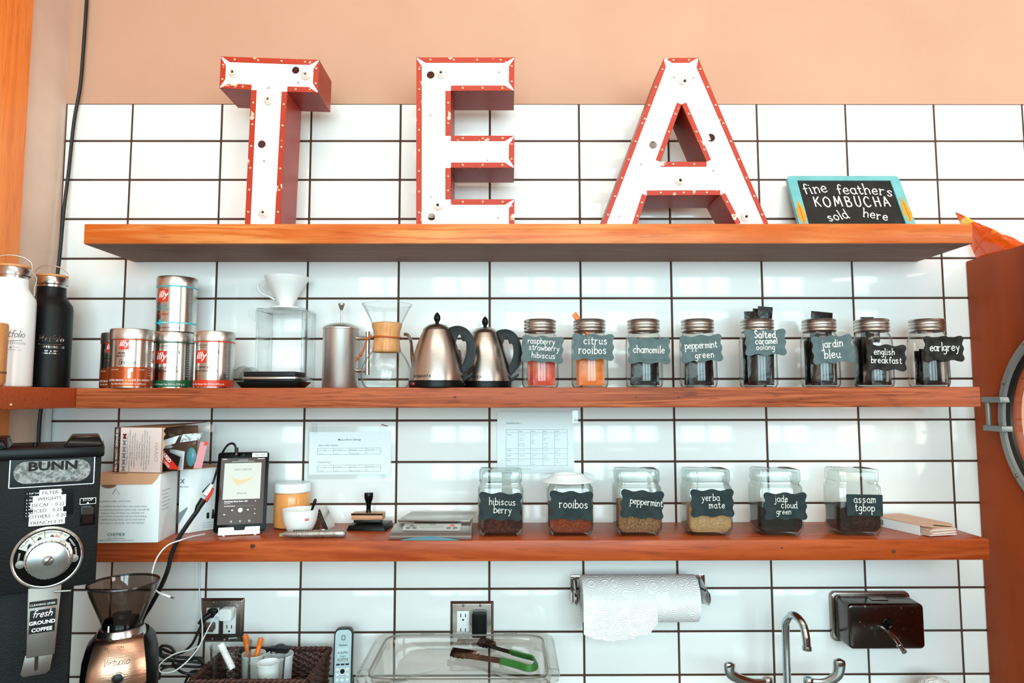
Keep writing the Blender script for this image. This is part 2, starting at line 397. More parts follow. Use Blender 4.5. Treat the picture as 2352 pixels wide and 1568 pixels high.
mat('white_enamel', '#fbf6f1', .28, color2='#f1e4da', cscale=7, clo=.55, chi=.8, bump=.06, bscale=12)
mat('rivet', '#d9a58c', .4, metal=.35); mat('porcelain', '#ead9cb', .35, color2='#c9ab97', cscale=60, clo=.5, chi=.75)
mat('hole_dark', '#2a1c16', .9); mat('screw_steel', '#8b857f', .35, metal=.9)
mat('teal_paint', '#74b4b6', .5, color2='#67a8aa', cscale=20); mat('chalkboard', '#181412', .8, color2='#241f1c', cscale=30, clo=.45, chi=.7)
mat('chalk', '#f4f1ea', .9, color2='#dcd9d2', cscale=300, clo=.4, chi=.7); mat('leaf_orange', '#f0962e', .6, color2='#e88a22', cscale=40)
mat('leaf_line', '#5a2e12', .7)
mat('black_rubber', '#0c0c0c', .45); mat('black_plastic', '#0a0a0a', .35, spec=.2); mat('black_matte', '#0e0f10', .45, spec=.28, bump=.15, bscale=500)
mat('black_gloss', '#090909', .16, spec=.22)
mat('steel', '#b9b2ac', .24, metal=1.); mat('steel_brushed', '#b3a8a0', .27, metal=1., bump=.06, bscale=60, bstretch=(.2, .2, 12))
mat('steel_dark', '#a1958d', .2, metal=1.); mat('chrome', '#cfd2d2', .06, metal=1.); mat('tin', '#c6bfb9', .22, metal=1.); mat('lid_tin', '#cfc9c3', .32, metal=1.)
mat('white_ceramic', '#f3f2ef', .12); mat('white_plastic', '#eef3f4', .35); mat('white_gloss', '#f6f4f2', .22); mat('white_card', '#eef3f4', .55)
mat('paper', '#f4fbfc', .8); mat('paper_pink', '#efd8d2', .8); mat('ink', '#2c5054', .8); mat('ink_black', '#161616', .8); mat('ink_grey', '#7d8a8e', .8)
mat('red_label', '#d8341c', .4); mat('print_white', '#f7f4f0', .5); mat('teal_print', '#2fb6c4', .4); mat('green_print', '#1d5a34', .3); mat('copper_print', '#a4471c', .3, metal=.5)
mat('red_print', '#d23a20', .3, metal=.2)
mat('kraft', '#d9a47f', .8); mat('kraft_dark', '#8a5a42', .8); mat('leather', '#b4561f', .6, bump=.2, bscale=200)
glass('jar_glass', '#f7f8f6', '#82827a'); glass('clear_glass', '#fcfdfc', '#9aa09c'); glass('acrylic', '#fdfefe', '#dfe8e8'); glass('smoke_plastic', '#d8d1cc', '#857b75')
glass('poly_clear', '#faf8f6', '#b5afa9'); glass('film', '#fafcfc', '#e0e4e4', rough=.15)

# ------------------------------------------------------------------ the room
ZR5, TH, TW = 1.99425, 0.11417, 0.2575        # height of a grout line, tile pitch
XL, XD = -1.2215, 1.353                        # left wall, porthole door
ZT = 2.562                                     # top of the tiles
CTZ = 0.90                                     # counter top
def struct(name, mb, m, parent=None, **k):
    o = mb.build(name, m, parent, **k)
    if parent is None: o['kind'] = 'structure'
    return o
wall_back = struct('wall_back', MB().box(XL, 4.0, .0022, .12, 0, ZT - .001), 'grout')
struct('wall_upper', MB().box(XL, 4.0, .001, .12, ZT - .001, 3.5), 'plaster')
struct('wall_left', MB().box(XL - .12, XL, -4.5, .12, 0, 3.5), 'plaster_grey')
struct('wall_right', MB().box(4.0, 4.12, -4.5, .12, 0, 3.5), 'plaster')
struct('wall_rear', MB().box(XL - .12, 4.12, -4.62, -4.5, 0, 3.5), 'rear_paint')
struct('ceiling', MB().box(XL - .12, 4.12, -4.62, .12, 3.5, 3.6), 'ceiling_paint')
struct('floor', MB().box(XL - .12, 4.12, -4.62, .12, -.05, 0), 'floor_wood')
struct('wall_passage', MB().box(XD + .045, 2.9, -.04, -.002, 0, 2.05), mat('plaster_peach', '#f0b08e', .7))
G = .0056
def tile_mesh(w, h):
    m = MB().box(-w/2, w/2, 0, .009, -h/2, h/2).build('tile', 'tile', None, bevel=.0016, segs=2, smooth=50)
    me = m.data; bpy.data.objects.remove(m); return me
full = tile_mesh(TW - G, TH - G); cut = {}
for r in range(0, 15):
    z1 = ZT if r == 0 else ZR5 - (r - 5) * TH; z0 = max(ZR5 - (r - 4) * TH, CTZ - .03)
    for c in range(0, 14):
        x0 = XL + .001 if c == 0 else (c - 5) * TW; x1 = (c - 4) * TW
        w, h = round(x1 - x0 - G, 4), round(z1 - z0 - G, 4)
        if abs(w - (TW - G)) < .001 and abs(h - (TH - G)) < .001: me = full
        else:
            if (w, h) not in cut: cut[(w, h)] = tile_mesh(w, h)
            me = cut[(w, h)]
        o = bpy.data.objects.new('tile', me); COL.objects.link(o); o.parent = wall_back
        o.location = ((x0 + x1)/2, random.uniform(0, .0006), (z0 + z1)/2)
        o.rotation_euler = (random.uniform(-.0035, .0035), 0, random.uniform(-.0025, .0025))
# orange timber post on the left wall, and the white strip in the corner
struct('trim_1', MB().box(XL, XL + .022, -.40, -.178, 0, 3.5), 'wood_post', bevel=.002)
struct('trim_2', MB().box(XL, XL + .012, -.030, -.006, 0, 1.70), 'white_plastic', bevel=.002)
# counter below the frame
mat('counter_top', '#8f8a84', .35)
struct('trim_3', MB().box(XL, 3.98, -.66, -.0005, .86, CTZ), 'counter_top', bevel=.004)
struct('trim_4', MB().box(XL, 3.98, -.62, -.01, 0, .86), 'floor_wood')

# ------------------------------------------------------------------ shelves
SD, SX0, SX1 = .2282, -1.0055, 1.2165
T1, M1, L1 = 2.1493, 1.7403, 1.3728           # top faces
def shelf(name, label, x0, x1, z1, th, m, knots):
    t = thing(name, label, 'shelf', ((x0 + x1)/2, 0, z1)); hw = (x1 - x0)/2
    MB().box(-hw, hw, -SD, -.0008, -th, 0).build('board', m, t, bevel=.0025, segs=2)
    for kx, kz, rr in knots:          # knots in the front edge
        p = at(kx, kz, SD); M = Tm(p.x - t.location.x, -SD - .0002, p.z - z1)
        mb = MB(); out = [(rr*(1 + .3*mnoise.noise((i, rr*900, kx)))*math.cos(i*PI/5)*1.3, rr*(1+.3*mnoise.noise((i+9, rr*900, 1)))*math.sin(i*PI/5)) for i in range(10)]
        mb.prism(out, -.0003, .001, M).build('knot', 'knot', t)
    return t
mat('knot', '#6a2b12', .6, color2='#3a1508', cscale=200)
ts_ = shelf('wall_shelf', 'orange timber top shelf carrying the large red and white letters', SX0, SX1 + .002, T1, .0504, 'wood_top', [])
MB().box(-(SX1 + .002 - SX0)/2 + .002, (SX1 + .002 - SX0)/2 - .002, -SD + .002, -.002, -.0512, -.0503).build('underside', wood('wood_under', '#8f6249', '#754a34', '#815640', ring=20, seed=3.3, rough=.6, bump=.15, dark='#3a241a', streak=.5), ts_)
shelf('wall_shelf', 'worn timber middle shelf carrying kettles, tins and labelled screw-top jars', -1.005, SX1 - .002, M1, .0494, 'wood_mid',
      [(1461, 912, .0022), (1558, 912, .0022), (1840, 915, .0022), (1045, 912, .003)])
shelf('wall_shelf', 'orange-brown timber lower shelf carrying the tablet, scale and square jars', -1.12, SX1 - .001, L1, .0495, 'wood_low',
      [(580, 1254, .0052), (2052, 1266, .0045), (1796, 1258, .002)])
mb = MB().vprism([(XL + .07, -.0008), (-1.006, -.0008), (-1.006, -.9), (XL + .022, -.9), (XL + .022, -.095), (XL + .07, -.095)], -.049, 0)
t = thing('side_shelf', 'short timber shelf on the left wall under the steel water bottles', 'shelf', (0, 0, 1.7412))
mb.build('board', 'wood_side', t, bevel=.002)
p = at(41, 929, .44); MB().sphere((-1.0055, p.y, p.z - 1.7412), .003, 8, 5).build('screw_head', 'kraft', t)

# ------------------------------------------------------------------ porthole door on the right
mat('door_wood', '#a3461a', .55, spec=.15, color2='#8d3811', cscale=6, cstretch=(1, 1, .15), bump=.1, bscale=200)
mat('ring_grey', '#8b8f8c', .45, metal=.5, bump=.15, bscale=120); mat('pane_peach', '#f2b391', .2)
door = thing('door_1', None, None, (XD, 0, 0), kind='structure')
DZ, PZ, PY, PR = 2.098, 1.655, -.357, .249
outer = [(-1.15, .02), (-.004, .02), (-.004, DZ), (-1.15, DZ)]
M90 = Rm(PI/2, 'Z')                            # prism x -> world -y side plane
def yz(pts): return [(p[0], p[1]) for p in pts]
MB().prism([outer, [(PY + (PR - .020)*math.cos(a*PI/24), PZ + (PR - .020)*math.sin(a*PI/24)) for a in range(48)]], -.036, 0, M90).build('leaf', 'door_wood', door, bevel=.001)
Mr = Tm(0, PY, PZ) @ Rm(-PI/2, 'Y')            # lathe axis along -x
MB().lathe_open([(PR, 0), (PR, .010), (PR - .006, .016), (PR - .022, .016), (PR - .026, .012), (PR - .026, 0), (PR, 0)], 64, Mr).build('porthole_ring', 'ring_grey', door)
MB().lathe_open([(PR - .026, .010), (PR - .026, -.004), (PR - .033, -.004), (PR - .033, .004), (PR - .026, .010)], 64, Mr).build('porthole_gasket', 'black_rubber', door)
MB().lathe([(PR - .028, -.004), (PR - .028, -.001)], 64, Mr).build('porthole_pane', 'clear_glass', door)
for k in range(12):
    a = 2*PI*k/12 + .42
    MB().sphere((-.016, PY + (PR - .012)*math.cos(a), PZ + (PR - .012)*math.sin(a)), .006, 10, 6, sz=(.004, .006, .006)).build('bolt', 'screw_steel', door)
hg = MB().box(-.03, -.001, -.145, -.075, .045, .06).box(-.03, -.001, -.145, -.075, -.03, -.015)
hg.add([(v[0], v[1], v[2]) for v in MB().tube([(-.022, -.088, -.03), (-.022, -.088, .06)], .006, 10).v], MB().tube([(0,0,0),(0,0,1)], .006, 10).f)
h = hg.build('latch', 'ring_grey', door, bevel=.002); h.location = (0, 0, PZ)

# ------------------------------------------------------------------ marquee letters
def letter(name, label, d, outline, holes, edges, sockets, holes_px, screws, rim=13.0, depth=.118):
    """outline and holes in photo pixels on the letter's front plane, d from the wall; edges: which outline edges carry a rim"""
    W = lambda p: at(p[0], p[1], d)
    pts = [W(p) for p in outline]; base = Vector(((min(p.x for p in pts) + max(p.x for p in pts))/2, -d, T1))
    # stand the letter on the shelf: the lowest points drop to the board behind the shelf's front edge
    zmin = min(p.z for p in pts)
    L = lambda p: (W(p).x - base.x, max(0., W(p).z - T1) if W(p).z > zmin + .004 else 0.)
    t = thing(name, label, 'letter', base)
    out = [L(p) for p in outline]; hs = [[L(p) for p in h] for h in holes]
    s = scl(d)
    def ccw(P, want=True):
        ar = sum(P[i][0]*P[(i+1)%len(P)][1] - P[(i+1)%len(P)][0]*P[i][1] for i in range(len(P)))
        return ar > 0
    cut = [circ(r/s, 16, *L((x, y))) for x, y, r in holes_px]
    MB().prism([out] + hs + cut, 0, .002).build('face', 'white_enamel', t)
    rv = MB()
    for P, sgn, ed in [(out, 1, edges)] + [(h, -1, None) for h in hs]:
        n = len(P); orient = 1 if ccw(P) else -1; orient *= sgn
        for i in range(n):
            a, b = Vector(P[i]), Vector(P[(i+1) % n]); dv = (b - a); ln = dv.length
            if ln < 1e-5: continue
            dv /= ln; nin = Vector((-dv.y, dv.x)) * orient      # towards the metal
            # side wall, folded back from the face
            MB().add([(a.x, .0, a.y), (b.x, .0, b.y), (b.x, depth, b.y), (a.x, depth, a.y),
                      (a.x + nin.x*.0012, .0, a.y + nin.y*.0012), (b.x + nin.x*.0012, .0, b.y + nin.y*.0012), (b.x + nin.x*.0012, depth, b.y + nin.y*.0012), (a.x + nin.x*.0012, depth, a.y + nin.y*.0012)],
                     [(0,1,2,3),(7,6,5,4),(0,4,5,1),(2,6,7,3),(1,5,6,2),(0,3,7,4)]).build('side_wall', 'red_paint', t)
            if ed is not None and i not in ed: continue
            def convex(j):
                p0, p1, p2 = Vector(P[j-1]), Vector(P[j]), Vector(P[(j+1) % n])
                return ((p1 - p0).x*(p2 - p1).y - (p1 - p0).y*(p2 - p1).x) * orient > 0
            w = rim / s; c0 = .9*w if convex(i) else 0.; c1 = .9*w if convex((i+1) % n) else 0.
            low0 = P[i][1] < .002; low1 = P[(i+1) % n][1] < .002
            if low0: c0 = 0
            if low1: c1 = 0
            e = .0008
            q = [a + dv*(.002 if c0 else 0), b - dv*(.002 if c1 else 0), b - dv*(c1*1.9) + nin*w, a + dv*(c0*1.9) + nin*w]
            if low0: q[3] = Vector((q[3].x + (0 - q[3].y)*0, max(q[3].y, 0.)))
            if low1: q[2] = Vector((q[2].x, max(q[2].y, 0.)))
            q = [(v.x, v.y) for v in q]
            if sum(q[k][0]*q[(k+1)%4][1] - q[(k+1)%4][0]*q[k][1] for k in range(4)) < 0: q = q[::-1]
            MB().prism(q, -.0016, -.0001).build('rim_strip', 'red_rim', t, bevel=.0004, segs=1)
            nr = max(2, int(ln / .052))
            for k in range(nr):
                u = a + dv*(ln*(k + .6)/(nr + .2)) + nin*(w*.5)
                if .004 < u.y: rv.sphere((u.x, -.0022, u.y), .0034, 8, 4, sz=(.0034, .0018, .0034))
    r = rv.build('rivets', 'rivet', t); r['kind'] = 'stuff'
    for x, y in sockets:
        c = L((x, y)); M = Tm(c[0], 0, c[1]) @ Rm(PI/2, 'X') @ Rm(random.uniform(-.2, .2), 'X')
        so = MB().lathe_open([(.0125, -.001), (.0125, .004), (.0105, .006), (.0085, .006), (.008, .009), (.0055, .010), (.004, .010), (.0035, .003)], 20, M).build('lamp_socket', 'porcelain', t)
        MB().lathe([(.0036, .001), (.0036, .0035)], 10, M).build('socket_screw', 'hole_dark', so)
    for x, y in screws:
        c = L((x, y)); MB().sphere((c[0], -.0005, c[1]), .003, 8, 4, sz=(.0028, .002, .0028)).build('screw', 'screw_steel', t)
    return t
LD = .212
letter('marquee_letter', 'weathered red and white metal letter T on the top shelf', LD,
  [(507.7,130),(733.6,137.9),(730.8,213),(659.8,211),(643.8,514),(562.7,514),(577.3,207),(504.3,202.4)], [], {0,1,2,3,5,6,7},
  [(536,167),(703,174),(617,231),(606,490)], [(679,161,9),(601,331,9.5)], [(685,190),(617,202),(607,370)])
letter('marquee_letter', 'weathered red and white metal letter E on the top shelf', LD,
  [(956.5,132.3),(1181.6,132.3),(1181,208.9),(1035.6,208.9),(1035.6,311.9),(1181.6,311.9),(1181,385.7),(1035.6,385.7),(1035.6,457.8),(1181.6,457.8),(1181.6,514),(956,514)], [],
  {0,1,2,3,4,5,6,7,8,9,11}, [(1013,170),(1006,473)], [(989,172,9.5),(991,498,9)], [(1146,166),(989,265),(1120,368),(990,452),(1144,500)])
letter('marquee_letter', 'weathered red and white metal letter A on the top shelf', LD,
  [(1525,133.7),(1603,133.1),(1766,514),(1691,514),(1654.6,448),(1485.7,449),(1463.3,514),(1381,514)],
  [[(1565.4,239.7),(1622.4,371.6),(1517.1,371.6)]], {0,1,3,4,5,7},
  [(1571,188),(1561,415),(1712,498)], [(1500,333,9.5),(1633,316,10)], [(1548,178),(1593,179),(1472,377),(1639,392),(1423,497)], rim=12.)

# ------------------------------------------------------------------ chalkboard sign
W2, LEAN = .316, math.atan2(.085, .190)
pc = at(1962, 513, .09)
sg = thing('chalkboard_sign', 'small chalkboard with turquoise frame and orange leaves leaning by the letter A', 'sign', (pc.x + .002, -.118, T1))
HS = .206; Ml = Rm(-LEAN, 'X')
MB().box(-W2/2 + .01, W2/2 - .01, .004, .010, .01, HS - .01, Ml).build('board', 'chalkboard', sg)
fo = rrect(W2, HS, .012, 4, 0, HS/2); fi = [(-W2/2 + .0265, .02), (W2/2 - .0265, .02), (W2/2 - .0265, HS - .0165), (-W2/2 + .0265, HS - .0165)]
MB().prism([fo, fi], 0, .012, Ml).build('frame', 'teal_paint', sg, bevel=.0008, segs=1)
cb = MB()
chalk_text(cb, 'fine', .0205, -.086, .144, .0025, rot=.0, curve=lambda t: .004*t, sp=1.05, M=Ml, r=.0017)
chalk_text(cb, 'feathers', .0205, .048, .141, .0025, curve=lambda t: -.010*max(t, -.2)**2, sp=1.0, M=Ml, r=.0017)
chalk_text(cb, 'KOMBUCHA', .0205, .004, .096, .0025, sp=1.26, serif=False, M=Ml, r=.002)
chalk_text(cb, 'sold', .0175, -.045, .051, .0025, curve=lambda t: .007*t, M=Ml, r=.0016)
chalk_text(cb, 'here', .0175, .055, .054, .0025, curve=lambda t: -.008*t, M=Ml, r=.0016)
cb.build('chalk_lettering', 'chalk', sg)
def leaf(cx, cz, hgt, wid, lean):
    pr = []
    for i in range(13):
        t = i/12; w = wid*math.sin(PI*t**.75)*(1 + .12*math.sin(t*23)); pr.append((w, t*hgt))
    poly = [(cx + x*.5 + lean*z, cz + z) for x, z in pr] + [(cx - x*.5 + lean*z, cz + z) for x, z in reversed(pr[1:-1])]
    lf = MB().prism(poly, -.0008, .0002, Ml).build('painted_leaf', 'leaf_orange', sg)
    MB().tube([Ml @ Vector((cx + lean*z*hgt, -.0009, cz + z*hgt)) for z in (.05, .3, .5, .78)], .0006, 4).build('leaf_vein', 'leaf_line', lf)
leaf(-W2/2 + .014, .034, .082, .022, -.02); leaf(W2/2 - .012, .040, .088, .022, -.03)

# ------------------------------------------------------------------ orange plastic bag by the door
mat('bag_film', '#e0520e', .14, coat=.8, color2='#f0c24a', cscale=7, clo=.58, chi=.61, bump=1., bscale=55, detail=2)
pts = [at(2193,486,.03), at(2352,556,.12), at(2420,600,.2), at(2300,600,.10), at(2237,598,.05), at(2212,545,.03)]
mb = MB(); nx, ny = 36, 18
A, B, C_, D_ = at(2193,486,.02), at(2440,600,.22), at(2245,599,.03), at(2420,640,.20)
g0 = len(mb.v); vs = []; fs = []
for side in (0, 1):
    for j in range(ny + 1):
        for i in range(nx + 1):
            u, v = i/nx, j/ny
            p = (A.lerp(B, u)).lerp(C_.lerp(D_, u), v)
            puff = .018*math.sin(PI*u)**.6*math.sin(PI*v)**.6*(1 if side == 0 else -1)
            nz = (.008*mnoise.noise((u*6, v*5, side*3.1)) + .004*mnoise.noise((u*17, v*13, side)))*math.sin(PI*min(1, u*1.2))
            vs.append((p.x - puff*.4 + .008*side*0, p.y - puff - nz, max(p.z, DZ + .001) + nz*.4))
st = (nx+1)*(ny+1)
for side in (0, 1):
    for j in range(ny):
        for i in range(nx):
            q = (side*st + j*(nx+1)+i, side*st + j*(nx+1)+i+1, side*st + (j+1)*(nx+1)+i+1, side*st + (j+1)*(nx+1)+i)
            fs.append(q if side == 1 else q[::-1])
tag(mb.add(vs, fs).build('plastic_bag', 'bag_film', None, smooth=35), 'shiny orange plastic bag crumpled on top of the porthole door', 'bag')

# ------------------------------------------------------------------ black cable down the left corner
cp = [Vector((at(199,0,.012).x + .004, -.012, 3.48)), at(199,-60,.012), at(199,0,.012), at(191,120,.012), at(184,200,.013), at(170,280,.014), at(157,400,.016), at(147,480,.022), at(138,580,.03), at(131,640,.036), at(112,800,.05), at(94,940,.06), at(89,1000,.06), at(84,1150,.06), at(78,1400,.06)]
tag(MB().tube(cr(cp, 6), .0046, 8).build('power_cable', 'black_rubber', None), 'black cable running down the corner beside the tiled wall', 'cable')
# ================================================================== middle shelf
def patch(mb, R, a0, a1, z0, z1, n=10, e=.0004):
    vs = []; 
    for i in range(n + 1):
        a = a0 + (a1 - a0)*i/n
        for z in (z0, z1): vs.append(((R + e)*math.sin(a), -(R + e)*math.cos(a), z))
    return mb.add(vs, [(2*i, 2*i+2, 2*i+3, 2*i+1) for i in range(n)])
# ---- water bottles on the side shelf
def bottle(label, px, py, d, m, print_m, strap, zs=1.7412):
    p = at(px, py, d); t = thing('water_bottle', label, 'bottle', (p.x, p.y, zs), rz=.6)
    R = .0505
    MB().lathe([(.0001, 0), (R - .004, 0), (R, .004), (R, .205), (R - .002, .215), (R - .011, .229), (R - .0165, .238), (R - .018, .246), (.0325, .258), (.0325, .262)], 40).build('body', m, t)
    MB().lathe([(.0315, .262), (.0315, .268)], 32).build('thread_ring', 'steel', t)
    cap = MB().lathe([(.034, .268), (.0362, .270), (.0362, .287), (.035, .289)], 36).build('cap', 'steel', t)
    MB().lathe([(.0358, .289), (.0362, .2905), (.0358, .294), (.0001, .2945)], 36).build('cap_disc', 'bamboo', cap)
    lp = [(-.0365, 0, .279), (-.0385, 0, .290), (-.036, 0, .306), (-.022, 0, .3165), (0, 0, .320), (.022, 0, .3165), (.036, 0, .306), (.0385, 0, .290), (.0365, 0, .279)]
    MB().tube([(v.x*math.cos(.35), v.x*math.sin(.35), v.z) for v in cr(lp, 4)], .0017, 8).build('wire_handle', 'steel', t)
    tm = MB()
    chalk_text(tm, 'Portfolio', .0095, .004, .118, r=.0008, serif=False, shear=.25, wrap=R + .0002, sp=.78, jit=.02)
    tm.tube([((R + .0003)*math.sin(x/R), -(R + .0003)*math.cos(x/R), .1125 - .0035*math.sin((x + .03)*50)) for x in [-.022 + .0045*i for i in range(12)]], .0007, 4)
    tm.build('script_logo', print_m, t)
    lettering([('COFFEEHOUSE', .0075, .006, .1015, 'CENTER', {'spacing': 1.3}), ('EST       2014', .0042, .006, .0925, 'CENTER', {'spacing': 1.2}), ('LONG BEACH, CA', .0044, .006, .0865, 'CENTER', {'spacing': 1.2})], print_m, t, wrap=R + .0003)
    dr = MB(); patch(dr, R, .07, .13, .0915, .0955, 3); dr.build('drop_mark', print_m, t)
    return t
bw = bottle('white steel water bottle with bamboo cap and dark script logo', 15, 884, .268, 'white_gloss', 'ink_grey', True)
bb = bottle('matte black steel water bottle with bamboo cap and silver script logo', 107, 886, .135, 'black_matte', 'tin', False)
p = at(-38, 880, .37)
t = thing('bamboo_tumbler', 'tan bamboo tumbler cut off by the left edge of the picture', 'tumbler', (p.x - .003, p.y, 1.7412))
MB().lathe([(.03, 0), (.038, .003), (.042, .012), (.0425, .14), (.041, .144), (.039, .144), (.039, .02), (.0001, .016)], 36).build('cup', 'bamboo', t)
MB().lathe_open([(.0428, .03), (.0432, .031), (.0432, .034), (.0428, .035)], 36).build('ring_line', 'kraft_dark', t)
q = at(77, 718, .215)
t = thing('hang_tag', 'dark paper tag hanging on a white string beside the white bottle', 'tag', (q.x, q.y, q.z))
MB().prism([(-.007, .035), (-.003, .042), (.006, .042), (.007, .03), (.008, -.036), (-.008, -.04)], -.0005, .0005).build('card', 'tag_grey' if 'tag_grey' in MATS else mat('tag_grey', '#4a4a4c', .7), t)
mb = MB()
for k in (-1, 1): mb.tube([(k*.002, -.0008, -.03), (k*.002, -.0008, .0), (k*.0045, -.0008, .012)], .0006, 4)
mb.build('tag_print', 'print_white', t)
MB().tube(cr([(0, 0, .04), (-.001, 0, .06), (.003, 0, .085), (-.008, 0, .10), (-.020, .004, .108)], 5), .0009, 6).build('string', 'white_plastic', t)

# ---- coffee tins
def tin(label, px, py, d, z0, kind, face=0.):
    p = at(px, py, d); t = thing('coffee_tin', label, 'tin', (p.x, p.y, z0), rz=face, group='round coffee tins')
    R = .0495
    MB().lathe([(R - .0015, 0), (R, .0015), (R, .121)], 44).build('body', 'tin', t)
    MB().lathe([(R + .0008, .1205), (R + .0012, .122), (R + .0012, .144), (R - .0008, .1468), (R - .003, .1468), (R - .0045, .1452), (.0001, .1452)], 44).build('lid', 'lid_tin', t)
    band = {'brasil': 'copper_print', 'green': 'green_print', 'red': 'red_print', 'decaf': 'teal_print'}[kind]
    MB().lathe_open([(R + .0004, .1175), (R + .0007, .1178), (R + .0007, .1202), (R + .0004, .1205)], 44).build('colour_ring', band, t)
    b = MB(); hb = {'brasil': .052, 'green': .021, 'red': .021}.get(kind)
    if hb: b.lathe_open([(R + .0003, .0035), (R + .0003, hb)], 44)
    else:
        b.lathe_open([(R + .0003, .021), (R + .0003, .0255)], 44)
    b.build('colour_band', band, t)
    ox = {'brasil': -.012, 'green': -.016, 'red': -.016, 'decaf': -.020}[kind]; oz = {'brasil': .094, 'green': .064, 'red': .064, 'decaf': .078}[kind]
    sz = {'brasil': .0115}.get(kind, .0145)
    b = MB(); patch(b, R, (ox - sz)/R, (ox + sz)/R, oz, oz + 2*sz*1.12, 8, .0006); sq = b.build('logo_square', 'red_label', t)
    lettering([('illy', sz*1.75, ox, oz + sz*.75, 'CENTER', {'shear': .25, 'bold': .0004})], 'print_white', sq, wrap=R + .0009)
    L = []; Wt = []
    if kind == 'brasil':
        L = [('ARABICA', .0075, -.012, .083), ('SELECTION', .0075, -.012, .0755)]
        Wt = [('COFFEE BEANS  •  CAFÉ EN GRAINS', .0068, 0, .017), ('Net Wt./Poids Net 8.8 oz (250 g e)', .0058, 0, .0085), ('ROUND, INTENSE', .003, -.034, .044), ('EQUILIBRE', .003, .03, .044)]
        m2 = MB(); chalk_text(m2, 'Brasile', .0078, -.004, .057, r=.0005, serif=False, shear=.25, wrap=R + .0003, sp=.85, jit=.02); m2.build('script_print', 'ink_black', t)
        m3 = MB(); patch(m3, R, -.02, .12, .024, .046, 4, .0007); patch(m3, R, .03, .20, .040, .049, 4, .0007); m3.build('map_shape', 'print_white', t)
    elif kind in ('green', 'red'):
        L = [('ILLY BLEND', .0045, -.012, .108), ('100% ARABICA', .003, -.012, .103), ('COFFEE BEANS', .0078, -.002, .0505), ('CAFÉ EN GRAINS', .0078, -.002, .0415), ('1', .014, .028, .088)]
        Wt = [('Net Wt./Poids Net 8.8 oz (250 g e)', .0062, 0, .0085)]
    else:
        L = [('Net Wt./Poids Net 8.8 oz (250 g e)', .005, 0, .0085)]
        lettering([('DECAF', .0085, -.020, .064), ('DECAFEIN', .0085, -.020, .0555)], 'teal_print', t, name='decaf_print', wrap=R + .0006)
        lettering([('illy blend', .0085, -.018, .043, 'CENTER', {'shear': .2})], 'red_label', t, name='blend_print', wrap=R + .0006)
        Wt = [('COFFEE BEANS · CAFÉ EN GRAINS', .0042, .01, .0216)]
        m4 = MB(); patch(m4, R, -.62, -.42, .017, .031, 5, .0005); m4.build('bean_mark', 'teal_print', t)
    if L: lettering(L, 'ink_black', t, name='dark_print', wrap=R + .0006)
    if Wt: lettering(Wt, 'print_white', t, name='white_print', wrap=R + .0008)
    b = MB()
    for k in range(14): patch(b, R, .95, 1.15, .03 + k*.006, .0325 + k*.006, 3, .0005)
    b.build('fine_print', 'ink_grey', t)
    return t
tin('coffee tin with copper lower half half hidden behind the front copper tin', 277, 884, .078, M1, 'brasil', .2)
tin('coffee tin with copper lower half at the front left of the tin group', 300, 884, .186, M1, 'brasil', .38)
tin('coffee tin with green base band carrying another tin on its lid', 396, 884, .097, M1, 'green', .165)
tin('coffee tin with turquoise trim stacked on top of the green banded tin', 404, 750, .097, M1 + .1470, 'decaf', .13)
tin('coffee tin with bright red base band right of the stacked tins', 490, 884, .12, M1, 'red', .05)

# ---- plastic lids behind the red tin
for k, (px, r_, dz) in enumerate(((556, .031, 0), (574, .029, .002))):
    p = at(px, 884, .04 + .02*k); t = thing('plastic_dome', ('milky clear plastic lid leaning on edge beside the red banded tin', 'smaller milky plastic lid leaning on edge nearest the black scale')[k], 'dome lid', (p.x, p.y, M1 + r_))
    t.rotation_euler = (math.radians(78), 0, .12*k)
    MB().lathe_open([(r_, -.004), (r_, .0), (r_ - .003, .003), (r_*.8, .004), (r_*.75, .009), (.0001, .010)], 36).build('dome', 'milky' if 'milky' in MATS else glass('milky', '#dcdcd8', '#b5b5b0', rough=.25), t)
    MB().lathe_open([(r_ + .0005, -.005), (r_ + .001, -.003), (r_, -.001)], 36).build('rim', 'acrylic', t)

# ---- clear acrylic pour-over stand with ceramic dripper
p = at(655, 884, .062); SZ = M1
st = thing('pour_over_stand', 'clear acrylic stand holding the white ceramic coffee dripper', 'stand', (p.x, p.y, M1))
hz = at(655, 713, .06).z - M1; hw = .063; dp = .055
MB().prism([(-hw, hz - .006), (hw, hz - .006), (hw, hz), (-hw, hz)], -dp, dp).build('top_plate', 'acrylic', st, bevel=.001)
for s_ in (-1, 1):
    MB().box(s_*hw - (.006 if s_ > 0 else 0), s_*hw + (0 if s_ > 0 else .006), -dp, dp, 0, hz - .006).build('side_panel', 'acrylic', st, bevel=.0008)
lip = [(0, hz - .006), (0, hz - .022), (.004, hz - .028), (.012, hz - .031), (.016, hz - .036), (.018, hz - .036), (.018, hz - .006)]
for s_ in (-1, 1):
    pl = [(s_*(hw + .004) - s_*x*1.0 + s_*.014, z) for x, z in lip]
    MB().prism(pl if s_ < 0 else pl[::-1], -dp - .006, -dp - .001).build('front_lip', 'acrylic', st)
MB().lathe_open([(.036, hz + .0005), (.036, hz + .003), (.018, hz + .003), (.018, hz + .0005), (.036, hz + .0005)], 32).build('seat_ring', 'acrylic', st)
dr = thing('coffee_dripper', 'white ceramic cone dripper with loop handle on the acrylic stand', 'dripper', (p.x - .003, p.y, M1 + hz + .0032))
hd = .088
MB().lathe_open([(.0001, .003), (.015, .003), (.0165, .006), (.032, .036), (.0485, .066), (.0575, .081), (.0595, hd), (.0575, hd), (.055, .081), (.046, .064), (.03, .036), (.014, .009), (.0001, .008)], 48).build('cone', 'white_ceramic', dr)
